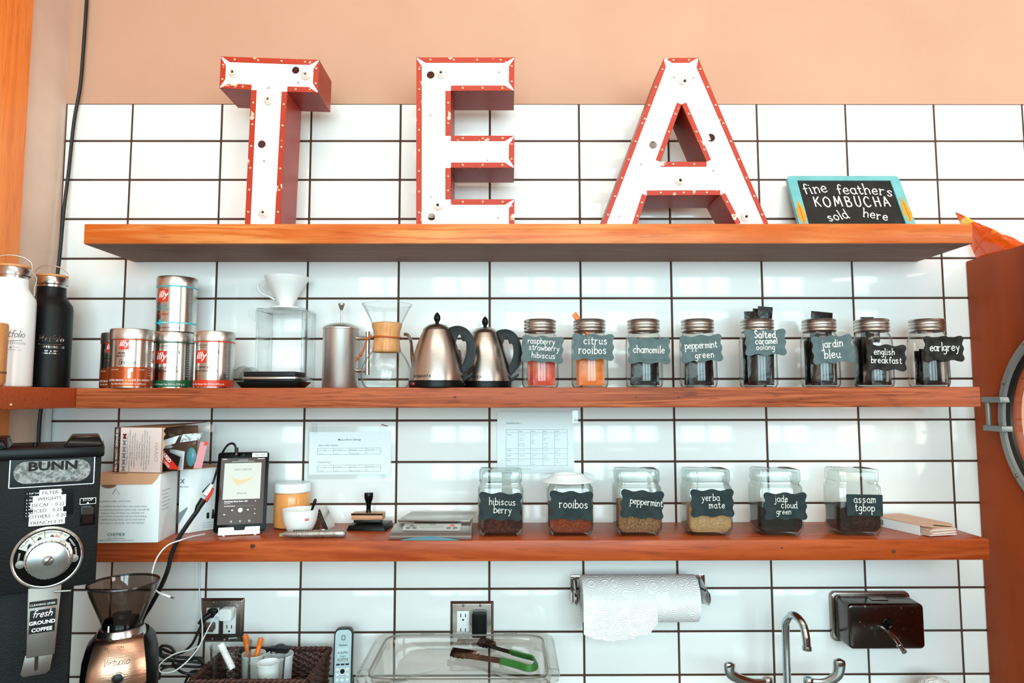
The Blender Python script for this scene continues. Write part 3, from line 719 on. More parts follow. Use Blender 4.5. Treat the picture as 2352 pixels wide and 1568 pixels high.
MB().lathe([(.0405, .0), (.042, .0015), (.042, .0035), (.040, .005), (.017, .006)], 40).build('saucer_base', 'white_ceramic', dr)
MB().tube(cr([(-.051, 0, .075), (-.066, 0, .077), (-.0765, 0, .069), (-.077, 0, .056), (-.066, 0, .043), (-.045, 0, .034), (-.029, 0, .026)], 5), .0042, 10, flat=.75).build('handle', 'white_ceramic', dr)

# ---- black drip scale on a tray
a = at(630, 884, .168)
t = thing('drip_scale', 'flat black digital scale with steel edge on a black tray', 'scale', (a.x, a.y, M1))
MB().add([(-.079, -.05, .0155), (.083, -.05, .0155), (.083, .042, .0155), (-.079, .042, .0155), (-.066, -.045, 0), (.066, -.045, 0), (.066, .036, 0), (-.066, .036, 0)],
         [(0,1,2,3),(7,6,5,4),(4,5,1,0),(5,6,2,1),(6,7,3,2),(7,4,0,3)]).build('tray', 'black_plastic', t, bevel=.0015)
MB().box(-.060, .066, -.046, .036, .0155, .0215).build('lower_deck', 'black_plastic', t, bevel=.001)
MB().box(-.062, .068, -.047, .037, .0215, .0275).build('steel_edge', 'steel', t, bevel=.001)
MB().box(-.061, .067, -.046, .036, .0275, .0405).build('platform', 'black_matte', t, bevel=.002)

mat('steel_bright', '#d6d0ca', .36, metal=.95)
# ---- French press
p = at(781, 884, .060)
t = thing('french_press', 'brushed steel cafetiere with a thin plunger rod and small knob', 'coffee press', (p.x, p.y, M1))
R = .0476
MB().lathe([(R - .001, 0), (R, .002), (R, .158), (R + .0008, .160)], 44).build('body', 'steel_bright', t)
MB().lathe([(R + .0012, .1602), (R + .0014, .163), (R - .004, .1685), (R - .016, .174), (R - .030, .177), (.004, .1785), (.0001, .179)], 44).build('dome_lid', 'steel_bright', t)
MB().tube([(0, 0, .178), (0, 0, .214)], .0021, 10).build('plunger_rod', 'steel', t)
MB().lathe([(.0024, .212), (.005, .217), (.0082, .226), (.0092, .230), (.0085, .2315), (.0001, .232)], 24).build('knob', 'steel_brushed', t)
MB().tube([(R - .002, -.006, .135), (R + .03, -.012, .135)], .0055, 12).build('handle_arm', 'steel', t)
MB().tube([(R - .002, -.006, .048), (R + .03, -.012, .048)], .0055, 12).build('handle_arm', 'steel', t)
MB().tube([(R + .028, -.012, .036), (R + .028, -.012, .153)], .0062, 14).build('handle_grip', 'steel', t)

# ---- hourglass glass coffee maker
p = at(887, 884, .115)
t = thing('glass_coffee_maker', 'hourglass glass coffee maker with wooden collar and leather tie', 'coffee maker', (p.x, p.y, M1))
k = 1/scl(.115)
pr = [(0.1, 1), (42, 1), (50, 4), (56, 16), (57.5, 30), (56, 44), (50, 60), (40, 76), (30, 90), (25, 102), (24, 114), (25, 124), (30, 138), (40, 160), (50, 180), (57, 192)]
MB().lathe_open([(r*k, z*k) for r, z in cr([(a_, b_, 0) for a_, b_ in pr], 3) and [(v.x, v.y) for v in cr([(a_, b_, 0) for a_, b_ in pr], 3)]], 48).build('vessel', 'clear_glass', t)
MB().lathe_open([(57*k, 191.3*k), (57.8*k, 192*k), (57.8*k, 193*k), (57*k, 193.4*k), (56.4*k, 192.4*k), (57*k, 191.3*k)], 48).build('glass_rim', 'clear_glass', t)
for s_ in (0,):
    MB().lathe_open([(26*k, 84*k), (31*k, 82*k), (33*k, 86*k), (30.5*k, 98*k), (29*k, 112*k), (30*k, 128*k), (34*k, 142*k), (34.5*k, 148*k), (31*k, 150*k), (27*k, 140*k), (26*k, 112*k), (26*k, 84*k)], 40).build('wood_collar', 'wood_collar', t)
MB().tube([(31.5*k*math.cos(a_), 31.5*k*math.sin(a_), (116 + 1*math.sin(a_*2))*k) for a_ in [i*2*PI/28 for i in range(29)]], .0022, 6).build('leather_tie', 'leather', t)
kn = [(-30*k, -12*k, 115*k), (-36*k, -14*k, 119*k), (-42*k, -14*k, 112*k), (-46*k, -14*k, 100*k), (-50*k, -14*k, 88*k), (-56*k, -14*k, 76*k), (-63*k, -14*k, 68*k), (-69*k, -14*k, 60*k)]
lt = MB().tube(cr(kn, 5), .0026, 6).build('leather_thong', 'leather', t)
mb = MB()
for q in (kn[2], kn[5], kn[6]): mb.sphere(q, .0048, 8, 6)
mb.build('leather_knots', 'leather', t)['kind'] = 'stuff'
MB().tube([(-8*k, -57*k + .0002, 40*k), (12*k, -57*k + .0002, 40*k), (12*k, -56*k, 44*k)], .0006, 4).build('etched_mark', 'print_white', t)

# ---- electric kettles
def kettle(label, px, d):
    p = at(px, 884, d); t = thing('electric_kettle', label, 'kettle', (p.x, p.y, M1)); k = 1
    k = 1/scl(.168); P = lambda x, y: ((x - 1003)*k, (885.5 - y)*k)
    MB().lathe([(62*k, 0), (64*k, 2*k), (64*k, 14*k), (63.5*k, 16.5*k)], 48).build('base', 'black_plastic', t)
    prof = [(63.5, 16.5), (62, 30), (58, 52), (52.5, 76), (46, 98), (38.5, 118), (32.5, 132)]
    MB().lathe([(v.x*k, v.y*k) for v in cr([(a_, b_, 0) for a_, b_ in prof], 3)], 48).build('body', 'steel_brushed', t)
    MB().lathe([(31.8*k, 132.3*k), (32.6*k, 133.2*k), (30*k, 137*k), (22*k, 143.5*k), (12*k, 147*k), (.1*k, 148*k)], 40).build('lid', 'steel_brushed', t)
    MB().lathe([(6*k, 147*k), (4.2*k, 149*k), (4*k, 151*k), (7*k, 156*k), (8*k, 161*k), (6.5*k, 167*k), (3*k, 172*k), (.1*k, 174.5*k)], 24).build('knob', 'black_plastic', t)
    O = [(1021,757),(1028,750),(1040,745),(1054,743.5),(1070,749),(1082,761),(1089,778),(1092,799),(1088,826),(1078,842),(1066,855),(1062,862),(1072,858),(1083,851),(1084,856),(1074,866),(1060,874),(1052,883),(1040,884),(1039,869),(1042,850),(1040,820),(1034,790),(1027,770)]
    Hh = [(1055,762),(1050,768),(1046,782),(1046,800),(1048,822),(1049,842),(1054,843),(1064,828),(1071,806),(1071,786),(1068,778),(1062,778),(1059,770)]
    sm_ = lambda L_: [(v.x, v.y) for v in cr([(*P(*q), 0) for q in L_], 3, True)]
    MB().prism([sm_(O)[::-1], sm_(Hh)], -.0105, .0105).build('handle', 'black_plastic', t, bevel=.004, segs=3, smooth=60)
    MB().tube(cr([(-.048, .025, .032), (-.062, .042, .048), (-.074, .075, .095), (-.080, .094, .125), (-.089, .102, .143), (-.100, .105, .147)], 5), [.009 - .0045*min(1, i/14) for i in range(26)], 12).build('gooseneck_spout', 'steel', t)
    R0 = 62.5*k
    lettering([('BONAVITA', .0105, -.033, 22*k, 'CENTER', {'spacing': 1.05})], 'ink_black', t, wrap=R0 + .001, name='brand_print')
    sw = MB().sphere((math.sin(-.82)*64*k, -math.cos(-.82)*64*k, 8*k), 1, 12, 6, sz=(.0085, .003, .0055)).build('power_switch', 'switch_red' if 'switch_red' in MATS else mat('switch_red', '#6a0f0a', .25), t)
    return t
kettle('steel gooseneck kettle with black handle beside the glass coffee maker', 1003, .168)
kettle('steel kettle with black handle set behind, next to the raspberry jar', 1114, .078)

# ---- screw-top jars with slate labels
mat('label_grey', '#526263', .75, spec=.3, color2='#5c6c6d', cscale=40); mat('label_black', '#1a1918', .8, spec=.25, color2='#302e2c', cscale=40); mat('label_dark', '#222d2e', .7, spec=.25, color2='#2b3738', cscale=40)
mat('foil_red', '#c8351d', .3, color2='#dd5a3a', cscale=30, bump=.6, bscale=50); mat('foil_orange', '#e06a14', .3, color2='#ee8430', cscale=20, bump=.6, bscale=50)
mat('foil_black', '#0d0c0c', .22, spec=.45, bump=.8, bscale=60); mat('foil_green', '#0b1714', .22, spec=.45, bump=.8, bscale=60)
def scallop(w, h, n=4):
    """bracket-shaped plaque outline"""
    pts = []
    def side(p0, p1, depth):
        a, b = Vector(p0), Vector(p1); dv = b - a; nn = Vector((dv.y, -dv.x)).normalized()
        return [tuple(a + dv*t + nn*(depth*math.sin(2*PI*t*1.0 - PI/2)*.5 + depth*.5*(1 if False else 0) - depth*.5*abs(math.sin(PI*t)))) for t in [i/12 for i in range(12)]]
    c = h*.13; x, z = w/2, h/2
    # corners are notched ears, the sides wave in and out
    wave = lambda t: .035*h*math.cos(4*PI*t)
    for i in range(13): t = i/12; pts.append((-x + c + (w - 2*c)*t, -z - wave(t) + .035*h))
    for i in range(1, 5): a = -PI/2 + i*PI/8; pts.append((x - c + c*math.cos(a)*1.0, -z + c + c*math.sin(a)))
    for i in range(11): t = i/10; pts.append((x - .03*h + wave(t)*.9, -z + c + (h - 2*c)*t))
    for i in range(1, 5): a = i*PI/8; pts.append((x - c + c*math.cos(a), z - c + c*math.sin(a)))
    for i in range(13): t = 1 - i/12; pts.append((-x + c + (w - 2*c)*t, z + wave(t) - .035*h))
    for i in range(1, 5): a = PI/2 + i*PI/8; pts.append((-x + c + c*math.cos(a), z - c + c*math.sin(a)))
    for i in range(11): t = 1 - i/10; pts.append((-x + .03*h - wave(t)*.9, -z + c + (h - 2*c)*t))
    for i in range(1, 4): a = PI + i*PI/8; pts.append((-x + c + c*math.cos(a), -z + c + c*math.sin(a)))
    out = []
    for q in pts:
        if not out or (Vector(q) - Vector(out[-1])).length > 1e-5: out.append(q)
    return out
JR = .0475
def jar(label, px, d, lab_px, lab_sz, lab_rot, lab_m, lines, empt=None):
    p = at(px, 886, d); t = thing('tea_jar', label, 'jar', (p.x, p.y, M1), group='screw-top tea jars on the middle shelf')
    R = JR
    pr = [(.0001, .004), (R - .012, .0035), (R - .006, .0), (R - .002, .004), (R, .011), (R + .0006, .02), (R, .06), (R, .112), (R - .001, .122), (R - .005, .134), (R - .009, .141), (R - .0095, .150)]
    MB().lathe_open(pr, 40).build('glass_body', 'jar_glass', t)
    ring = MB()
    rp = [(R - .0075, .1445), (R - .0055, .1455)]
    for i in range(12): rp.append((R - .0058 + .0012*math.cos(i*1.7), .147 + i*.0024))
    rp += [(R - .0068, .1765), (R - .009, .1775), (R - .013, .1772)]
    ring.lathe_open(rp, 40).build('screw_ring', 'lid_tin', t)
    if not empt: MB().lathe([(R - .012, .1755), (R - .0125, .1768), (.0001, .1768)], 40).build('lid_disc', 'lid_tin', t)
    lp = at(lab_px[0], lab_px[1], d + R + .004); s = scl(d + R + .004)
    w, h = lab_sz[0]/s, lab_sz[1]/s; M = Tm(lp.x - p.x, -R - .004, lp.z - M1) @ Rm(-lab_rot, 'Y')
    lb = MB().prism(scallop(w, h), -.0012, .0012, M).build('slate_label', lab_m, t, smooth=30)
    MB().tube([M @ Vector((-.01, .001, h*.1)), M @ Vector((.0, .006, h*.12))], .0012, 6).build('label_wire', 'steel', t)
    cb = MB()
    for ln in lines:
        s_, hh, x, z = ln[:4]; kw = ln[4] if len(ln) > 4 else {}
        chalk_text(cb, s_, hh, x, z, -.0016, M=M, r=kw.pop('r', hh*.10), **kw)
    cb.build('chalk_lettering', 'chalk', lb)
    return t
JD = .128
jar('jar of red tea pouches labelled raspberry strawberry hibiscus', 1241, JD, (1246, 802), (97, 63), -.06, 'label_grey', [('raspberry', .0088, -.004, .0135, {'sp': .93, 'serif': False}), ('strawberry', .0088, .004, -.003, {'sp': .93, 'serif': False}), ('hibiscus', .0088, .003, -.0225, {'sp': 1.0, 'serif': False})])
jar('jar of orange tea pouches labelled citrus rooibos', 1355, JD, (1362, 797), (97, 62), -.02, 'label_grey', [('citrus', .0115, .006, .0075, {'sp': 1.05}), ('rooibos', .0115, -.001, -.0165, {'sp': 1.0})], empt=1)
jar('jar of dark tea pouches labelled chamomile', 1480, JD, (1491, 805), (97, 62), -.02, 'label_grey', [('chamomile', .0105, -.001, -.006, {'sp': .92})])
jar('jar of dark tea pouches labelled peppermint green', 1605, JD, (1611, 800), (97, 64), .05, 'label_grey', [('peppermint', .0098, -.001, .001, {'sp': .9}), ('green', .0095, .006, -.0245, {'sp': 1.1})])
jar('jar of black tea pouches labelled salted caramel oolong', 1743, JD, (1758, 786), (96, 62), .02, 'label_grey', [('Salted', .0105, -.001, .0115, {'serif': False, 'r': .0014}), ('caramel', .0088, .002, -.004, {'serif': False, 'r': .0012}), ('oolong', .0088, -.001, -.019, {'serif': False})], empt=1)
jar('jar of black tea pouches labelled jardin bleu', 1886, JD, (1912, 802), (96, 66), .07, 'label_grey', [('jardin', .0115, .0, .006, {'sp': .98}), ('bleu', .0125, -.003, -.022, {'sp': 1.0})], empt=1)
jar('jar of black tea pouches labelled english breakfast', 2008, JD, (2036, 821), (92, 62), -.03, 'label_black', [('english', .0095, -.006, .007, {'sp': .95}), ('breakfast', .0095, -.001, -.0145, {'sp': .98})], empt=1)
jar('half empty jar of black tea pouches labelled earl grey', 2135, JD, (2168, 801), (92, 60), .01, 'label_black', [('earl', .0115, -.020, -.005, {'sp': .88}), ('grey', .0115, .018, -.005, {'sp': 1.0})])

def packet(label, grp, jx, d, dx, dy, w, h, rz, ry, m, z=.006, strip=None, rx=0.):
    p = at(jx, 886, d); t = thing('tea_packet', label, 'packet', (p.x + dx, p.y + dy, M1 + z), group=grp)
    t.rotation_euler = (rx, ry, rz)
    mb = MB(); n = 6; vs = []; fs = []
    for j in range(n + 1):
        v = j/n
        for i in range(n + 1):
            u = i/n; pf = .0045*(math.sin(PI*u)*math.sin(PI*v))**.5
            for sd in (-1, 1): vs.append(((u - .5)*w, sd*(pf + .0003), v*h))
    idx = lambda i, j, s_: (j*(n+1) + i)*2 + s_
    for j in range(n):
        for i in range(n):
            fs.append((idx(i,j,0), idx(i+1,j,0), idx(i+1,j+1,0), idx(i,j+1,0)))
            fs.append((idx(i,j+1,1), idx(i+1,j+1,1), idx(i+1,j,1), idx(i,j,1)))
    for i in range(n):
        fs += [(idx(i,0,1), idx(i+1,0,1), idx(i+1,0,0), idx(i,0,0)), (idx(i,n,0), idx(i+1,n,0), idx(i+1,n,1), idx(i,n,1)),
               (idx(0,i,0), idx(0,i+1,0), idx(0,i+1,1), idx(0,i,1)), (idx(n,i,1), idx(n,i+1,1), idx(n,i+1,0), idx(n,i,0))]
    mb.add(vs, fs).build('pouch', m, t, smooth=60)
    if strip:
        for zz, th, mm in strip: MB().box(-w*.46, w*.46, -.0011, -.0008, zz*h, zz*h + th).build('print_strip', mm, t)
    return t
IN = 'inside the jar labelled '
def fill(jx, name, m, spec_, what):
    n_ = len(spec_); od = ['frontmost', 'second from front', 'third from front', 'rearmost']
    for k_, (dx, dy, w, h, rz, ry) in enumerate(spec_):
        packet('%s %s tea pouch %s%s' % ('rearmost' if k_ == n_ - 1 else od[k_], what, IN, name), 'tea pouches in the %s jar' % name, jx, JD, dx, dy, w, h, rz, ry, m)
base4 = [(-.001, -.019, .060, .086, .05, .02), (.002, -.004, .072, .090, -.06, -.02), (.0, .011, .070, .084, .10, .03), (-.002, .026, .052, .082, -.04, 0)]
fill(1241, 'raspberry strawberry hibiscus', 'foil_red', [(.008, -.019, .056, .078, .05, 0), (.006, -.004, .066, .082, -.1, 0), (.0, .013, .066, .08, .1, 0)], 'red foil')
fill(1355, 'citrus rooibos', 'foil_orange', base4, 'orange foil')
fill(1480, 'chamomile', 'foil_green', base4, 'dark green foil')
fill(1605, 'peppermint green', 'foil_black', base4, 'black foil')
tall = [(-.016, -.016, .040, .120, .3, -.02), (.010, -.016, .046, .112, -.15, .02), (-.004, .003, .070, .122, .05, 0), (.0, .022, .060, .118, -.1, 0)]
fill(1743, 'salted caramel oolong', 'foil_black', tall, 'black foil')
fill(1886, 'jardin bleu', 'foil_black', tall, 'black foil')
fill(2008, 'english breakfast', 'foil_black', [(-.02, -.008, .038, .124, .5, 0), (.012, -.014, .048, .082, -.15, .02), (.006, .006, .066, .09, .05, 0), (-.012, .022, .05, .122, -.1, 0)], 'black foil')
fill(2135, 'earl grey', 'foil_black', [(.006, -.018, .062, .090, -.05, 0), (.008, -.003, .068, .094, .05, 0), (.006, .013, .064, .090, -.1, 0)], 'black foil')
packet('orange stick packet slanting out of the citrus rooibos jar lid', None, 1355, JD, .010, -.004, .014, .092, .15, -.60, 'foil_orange', z=.118, strip=[(.86, .002, 'leaf_line')]).location.x += .0
rs = [(.80, .0016, 'red_label'), (.86, .0008, 'red_label')]
packet('leftmost black packet rising above the salted caramel oolong jar', 'packets above the caramel jar', 1743, JD, -.018, -.008, .034, .075, .1, -.02, 'foil_black', z=.124, strip=[(.80, .003, 'red_label')])
packet('upright black packet with red line right above the salted caramel oolong jar', 'packets above the caramel jar', 1743, JD, .012, -.006, .038, .090, -.12, .10, 'foil_black', z=.122, strip=[(.84, .002, 'red_label')])
packet('narrow black packet between two others above the salted caramel oolong jar', 'packets above the caramel jar', 1743, JD, -.002, .004, .022, .086, .2, .05, 'foil_black', z=.122)
packet('black packet with a thin red line sticking out of the jardin bleu jar', None, 1886, JD, .0, -.006, .058, .078, .05, .09, 'foil_black', z=.120, strip=[(.90, .0012, 'red_label')])
packet('black packet barely above the english breakfast jar rim on its left', 'packets above the breakfast jar', 2008, JD, -.014, -.004, .036, .068, .05, .01, 'foil_black', z=.116)
packet('thin black packet edge at the right of the english breakfast jar rim', 'packets above the breakfast jar', 2008, JD, .012, .006, .022, .064, -.1, .02, 'foil_black', z=.117)
p = at(1241, 848, JD + .031)
# ================================================================== lower shelf
# ---- papers taped to the tiles
def page(name, label, x0, y0, x1, y1, rot, d=.0022):
    p = at(x0, y0, d); q = at(x1, y1, d); s = 1/scl(0)
    t = thing(name, label, 'paper', (p.x, -d, p.z)); t.rotation_euler = (0, -rot, 0)
    return t, q.x - p.x, p.z - q.z
def rules(t, lines, m='ink_grey', y=-.0016, th=.0006):
    mb = MB()
    for xa, za, xb, zb in lines: mb.box(min(xa, xb) - th/2, max(xa, xb) + th/2, y, y + .0003, min(za, zb) - th/2, max(za, zb) + th/2)
    o = mb.build('table_rules', m, t, smooth=None); o['kind'] = 'stuff'
s0 = 1/scl(0)
t, w, h = page('notice_sheet', 'white landscape sheet headed Manual Brew Settings taped to the tiles', 711, 992, 897, 1090, .006)
MB().box(-.004, w + .003, -.0006, 0, -h - .012, .014).build('plastic_sleeve', 'film', t)
MB().box(0, w, -.0012, -.0007, -h, 0).build('sheet', 'paper', t)
P = lambda zx, zy: ((zx/9.8 + 690 - 711)*s0, -(zy/9.8 + 960 - 992)*s0)
I = [('Manual Brew Settings', .0073, *P(1100, 505), 'CENTER', {'bold': .00004})]
lettering(I, 'ink', t, name='heading', y=-.0014)
I = [('Hario V60/ Chemex', .0066, *P(415, 625), 'LEFT'), ('French Press', .0066, *P(408, 998), 'LEFT')]
sm = .0031
for a_, x_ in zip(('Size', 'Ground coffee', 'Brew weight', 'Grinder setting'), (545, 775, 1130, 1485)):
    I += [(a_, sm, *P(x_, 718), 'LEFT'), (a_, sm, *P(x_, 1088), 'LEFT')]
for a_, x_ in zip(('12 ounces', '25 grams', '360 g. final weight', '16'), (415, 775, 1130, 1485)): I.append((a_, sm, *P(x_, 803), 'LEFT'))
for a_, x_ in zip(('One size only', '35 grams', '500 g or fill to spout', '20'), (400, 770, 1125, 1485)): I.append((a_, sm, *P(x_, 1175), 'LEFT'))
lettering(I, 'ink', t, name='print', y=-.0014)
ls = []
for ya, yb, yc in ((675, 728, 812), (1045, 1098, 1188)):
    for yy in (ya, yb, yc): ls.append((*P(395, yy), *P(1795, yy)))
    for xx in (395, 750, 1105, 1465, 1795): ls.append((*P(xx, ya), *P(xx, yc)))
rules(t, [(a, b, c, b if abs(b - d_) < .002 else d_) for a, b, c, d_ in ls], 'ink_grey')
M = Tm(w*.92, -.001, .017) @ Rm(.3, 'Y'); MB().box(-.009, .009, -.002, 0, -.0012, .0012, M).build('tape_piece', 'kraft_dark', t)
MB().box(.006, .022, -.0013, -.0008, -.006, .024).build('tape_piece', 'film', t)

t, w, h = page('notice_sheet', 'white sheet with a pastry layout table taped under the middle shelf', 1142, 946, 1319, 1086, .0)
MB().box(0, w, -.0012, -.0004, -h, 0).build('sheet', 'paper', t)
P = lambda zx, zy: ((zx/9.8 + 1130 - 1142)*s0, -(zy/9.8 + 940 - 946)*s0)
lettering([('Week Day Pastry Layout', .0036, *P(318, 310), 'LEFT', {'bold': .00006})], 'ink', t, name='heading', y=-.0014)
sm = .0029; cxs = (335, 605, 875, 1147, 1415); I = []
for a_, c_, y_ in (('Plate #1', 1, 495), ('Plate #2', 2, 495), ('Plate #3', 3, 495), ('Plate #4', 4, 495), ('Top Shelf', 0, 570), ('2nd Shelf', 0, 915), ('3rd Shelf', 0, 1030), ('4th Shelf', 0, 1140)):
    I.append((a_, .0031, *P(cxs[c_], y_), 'LEFT', {'bold': .00005}))
for c_, y_, tx in ((1, 570, 'Caramel scone'), (1, 648, 'Cranberry'), (1, 688, 'orange scone'), (1, 768, 'Raisin brioche'), (1, 806, '(weekend only)'), (2, 565, 'Bacon Cheddar'), (2, 608, 'scone'), (2, 685, 'Spinach &'), (2, 725, 'Cheese'), (2, 763, 'croissant'),
    (3, 565, 'Bran Muffin'), (3, 645, 'GF Chocolate'), (3, 684, 'Muffin'), (3, 762, 'Morning Bun'), (3, 840, '(one of ea.)'), (4, 565, 'Guava Cheese'), (4, 602, 'Danish'), (4, 682, 'Raisin Danish'),
    (1, 915, 'Butter croissant'), (2, 915, 'Blueberry muffin'), (3, 915, 'Banana muffin'), (4, 912, 'Pear mango'), (4, 950, 'muffin'), (1, 1030, 'Vegan blueberry'), (2, 1028, 'Vegan butternut'), (2, 1065, 'squash'), (3, 1028, 'Vegan pecan'), (3, 1065, 'coffee cake'), (4, 1026, 'Vegan zucchini'), (4, 1065, 'nut'),
    (1, 1140, 'Nutella hand pie'), (2, 1140, 'Chocolate'), (2, 1180, 'Almond'), (2, 1220, 'Croissant'), (3, 1138, 'Corn Pull Apart'), (4, 1136, 'Cruffin'), (4, 1175, '(weekend only)')):
    I.append((tx, sm*.86, *P(cxs[c_], y_), 'LEFT'))
I.append(('*Put all surplus pastries in plastic tub to stress what sells runs out', sm*.86, *P(325, 1320), 'LEFT'))
lettering(I, 'ink', t, name='print', y=-.0014)
ls = [(*P(318, y_), *P(1680, y_)) for y_ in (450, 520, 868, 978, 1092, 1245)] + [(*P(x_, 450), *P(x_, 1245)) for x_ in (318, 588, 860, 1133, 1400, 1680)]
rules(t, ls, 'ink_grey'); rules(t, [(*P(318, 316), *P(665, 316))], 'ink', th=.0004)
MB().box(w - .004, w + .012, -.0016, -.0013, -.03, .004).build('tape_piece', 'film', t)

# ---- cardboard boxes at the left end
bx = thing('carton', 'white coffee filter carton with tan tuck flap beside the black grinder', 'box', (-.85, -.19, L1))
BH = .162; fp = [(-.085, -.058), (.067, -.052), (.055, .058), (-.085, .055)]
MB().vprism(fp, 0, BH - .001).build('carton_body', 'white_card', bx, bevel=.001)
MB().vprism([(-.086, -.056), (.067, -.052), (.055, .058), (-.086, .055)], BH - .0008, BH + .0006).build('top_panel', 'kraft', bx)
sl = .006/.152
def F1(x, z): return (x, -.0583 + (x + .085)*sl - .0004, z)
MB().add([F1(-.085, BH), F1(.066, BH), F1(.060, BH - .012), F1(.048, BH - .025), F1(-.085, BH - .025), *[(x_, y_ - .0006, z_) for x_, y_, z_ in (F1(-.085, BH), F1(.066, BH), F1(.060, BH - .012), F1(.048, BH - .025), F1(-.085, BH - .025))]],
         [(9,8,7,6,5), (0,1,2,3,4), (0,5,6,1), (1,6,7,2), (2,7,8,3), (3,8,9,4), (4,9,5,0)]).build('tuck_flap', 'kraft', bx)
Mf = Tm(0, -.0592, 0) @ Matrix(((1, 0, 0, 0), (sl, 1, 0, .085*sl), (0, 0, 1, 0), (0, 0, 0, 1)))
MB().prism([(-.052 + .017*math.cos(a_), BH - .0255 + .0075*math.sin(a_)) for a_ in [PI + i*PI/10 for i in range(11)]], -.0006, .0002, Mf).build('tuck_tongue', 'kraft_dark', bx)
MB().box(-.05, -.012, -.055, -.052, BH + .0004, BH + .001).build('slot', 'ink_black', bx)
MB().add([(-.0345, -.0592, BH - .033), (-.043, -.0592, BH - .048), (-.0415, -.0592, BH - .048), (-.0335, -.0592, BH - .0345), (-.0255, -.0592, BH - .048), (-.024, -.0592, BH - .048)], [(0,1,2,3), (0,3,4,5)], None).build('line_drawing', 'ink_grey', bx)
lettering([('The secret to perfect coffee, every time.', .0065, -.052, .096, 'CENTER')] +
  [(l_, .0058, -.018, .084 - .0078*i, 'CENTER') for i, l_ in enumerate(('Our CHEMEX Bonded Filters were made using a', 'process involving the purest natural pulp, scientifically', 'designed using the finest raw materials, and', 'extract all the undesirable oils from the brewing', 'CHEMEX Bonded Filters can be used with all', 'the brewers in the family, and make the best'))]
  , 'ink_grey', bx, M=Mf, name='small_print')
lettering([('CHEMEX', .0105, -.030, .0165, 'CENTER'), ('©2014 CHEMEX Corporation', .0032, -.030, .010), ('CHEMEX & CHEMEX Bonded Filters are registered trademarks', .0032, -.030, .0055)], 'ink', bx, M=Mf, name='brand_print')
Ms = Tm(.0672, -.052, 0) @ Rm(PI/2 + .109, 'Z') @ Tm(0, -.0006, 0)
lettering([(l_, .0052, .012, .118 - .009*i, 'LEFT') for i, l_ in enumerate(('Superior coffee brewing:', 'Clean, pure flavour', 'without bitterness or', 'sediment. Keep covered', 'overnight; and reheat', 'without losing flavour'))], 'ink_grey', bx, M=Ms, name='side_print')
b2 = thing('carton', 'white carton printed with a glass coffee maker, behind the tablet', 'box', (-.77, -.13, L1))
MB().vprism([(-.02, -.002), (.008, -.003), (.062, .062), (.055, .118), (-.02, .118)], 0, BH - .002).build('carton_body', 'white_card', b2, bevel=.001)
MB().vprism([(-.021, -.003), (.009, -.004), (.063, .061), (.055, .118), (-.021, .118)], BH - .0018, BH - .0006).build('top_panel', 'kraft', b2)
ang = math.atan2(.065, .054)
M2 = Tm(.008, -.003, 0) @ Rm(ang, 'Z') @ Tm(0, -.0006, 0)
mb = MB().prism([(.03, .10), (.05, .12), (.052, .12), (.033, .098)], -.0002, .0002).prism([(.045, .03), (.052, .03), (.052, .045), (.045, .045)], -.0002, .0002).prism([(.058, .028), (.066, .028), (.064, .052), (.06, .052)], -.0002, .0002)
mb.v = [tuple(M2 @ Vector(v)) for v in mb.v]; mb.build('line_drawing', 'ink_black', b2)['kind'] = 'stuff'
lettering([('For CHEMEX coffeemakers and all', .004, .035, .018, 'LEFT'), ('filters, including our own.', .004, .035, .012, 'LEFT'), ('www.chemexcoffeemaker.com', .004, .035, .0065, 'LEFT')], 'ink_grey', b2, M=M2, name='small_print')
MB().add([(-.0195, -.0032, .02), (.004, -.0038, .062), (.004, -.0038, .066), (-.0195, -.0032, .05)], [(0,1,2,3)]).build('photo_print', 'ink_grey', b2)
lettering([('X', .016, -.012, .125), ('coffee maker', .005, -.008, .115)], 'ink_black', b2, M=Tm(0, -.0038, 0), name='brand_print')

# ---- torn filter box lying on the two cartons
mat('box_brown', '#8a5f4a', .8, color2='#946a55', cscale=12); mat('coffee_photo', '#2a1a14', .6, color2='#6b4638', cscale=220, clo=.45, chi=.6); mat('pink_card', '#efdcd6', .6, color2='#e9d2cb', cscale=5)
ub = thing('filter_box', 'torn open pink-white coffee filter box lying on the white cartons', 'box', (-.835, -.160, L1 + BH + .0012), rz=-.17)
hx, hy, hh = .066, .070, .108
WALL = .0012
MB().box(-hx, hx, -hy, -hy + WALL, 0, hh).build('front_panel', 'pink_card', ub)
MB().box(-hx, hx*.95, hy - WALL, hy, 0, hh).build('back_panel', 'box_brown', ub)
MB().box(-hx, hx, -hy, hy, 0, WALL).build('bottom_panel', 'box_brown', ub)
MB().add([(-hx, -hy, hh), (hx*1.0, -hy, hh), (hx*1.35, hy, hh + .008), (-hx, hy, hh), (-hx, -hy, hh + WALL), (hx, -hy, hh + WALL), (hx*1.35, hy, hh + .008 + WALL), (-hx, hy, hh + WALL)],
         [(3,2,1,0),(4,5,6,7),(0,1,5,4),(1,2,6,5),(2,3,7,6),(3,0,4,7)]).build('top_panel', 'box_brown', ub)
MB().box(-hx, -hx + WALL, -hy, hy, 0, hh).build('end_panel', 'coffee_photo', ub)
MB().box(-hx, -hx + .017, -hy - .0005, -hy, 0, hh).build('photo_strip', 'coffee_photo', ub)
tr = [(hx, 0)] + [(hx + (.006 + .01*(z_/hh > .6))*abs(mnoise.noise((z_*90, 2, 1)))*2, z_) for z_ in [hh*i/14 for i in range(15)]] + [(hx, hh)]
MB().prism(tr[1:-1] + [(hx - .004, hh), (hx - .004, 0)], -hy, -hy + WALL).build('torn_edge', 'kraft', ub)
Mv = Tm(0, -hy - .0006, 0) @ Rm(PI/2, 'Y')       # sideways print reading downwards
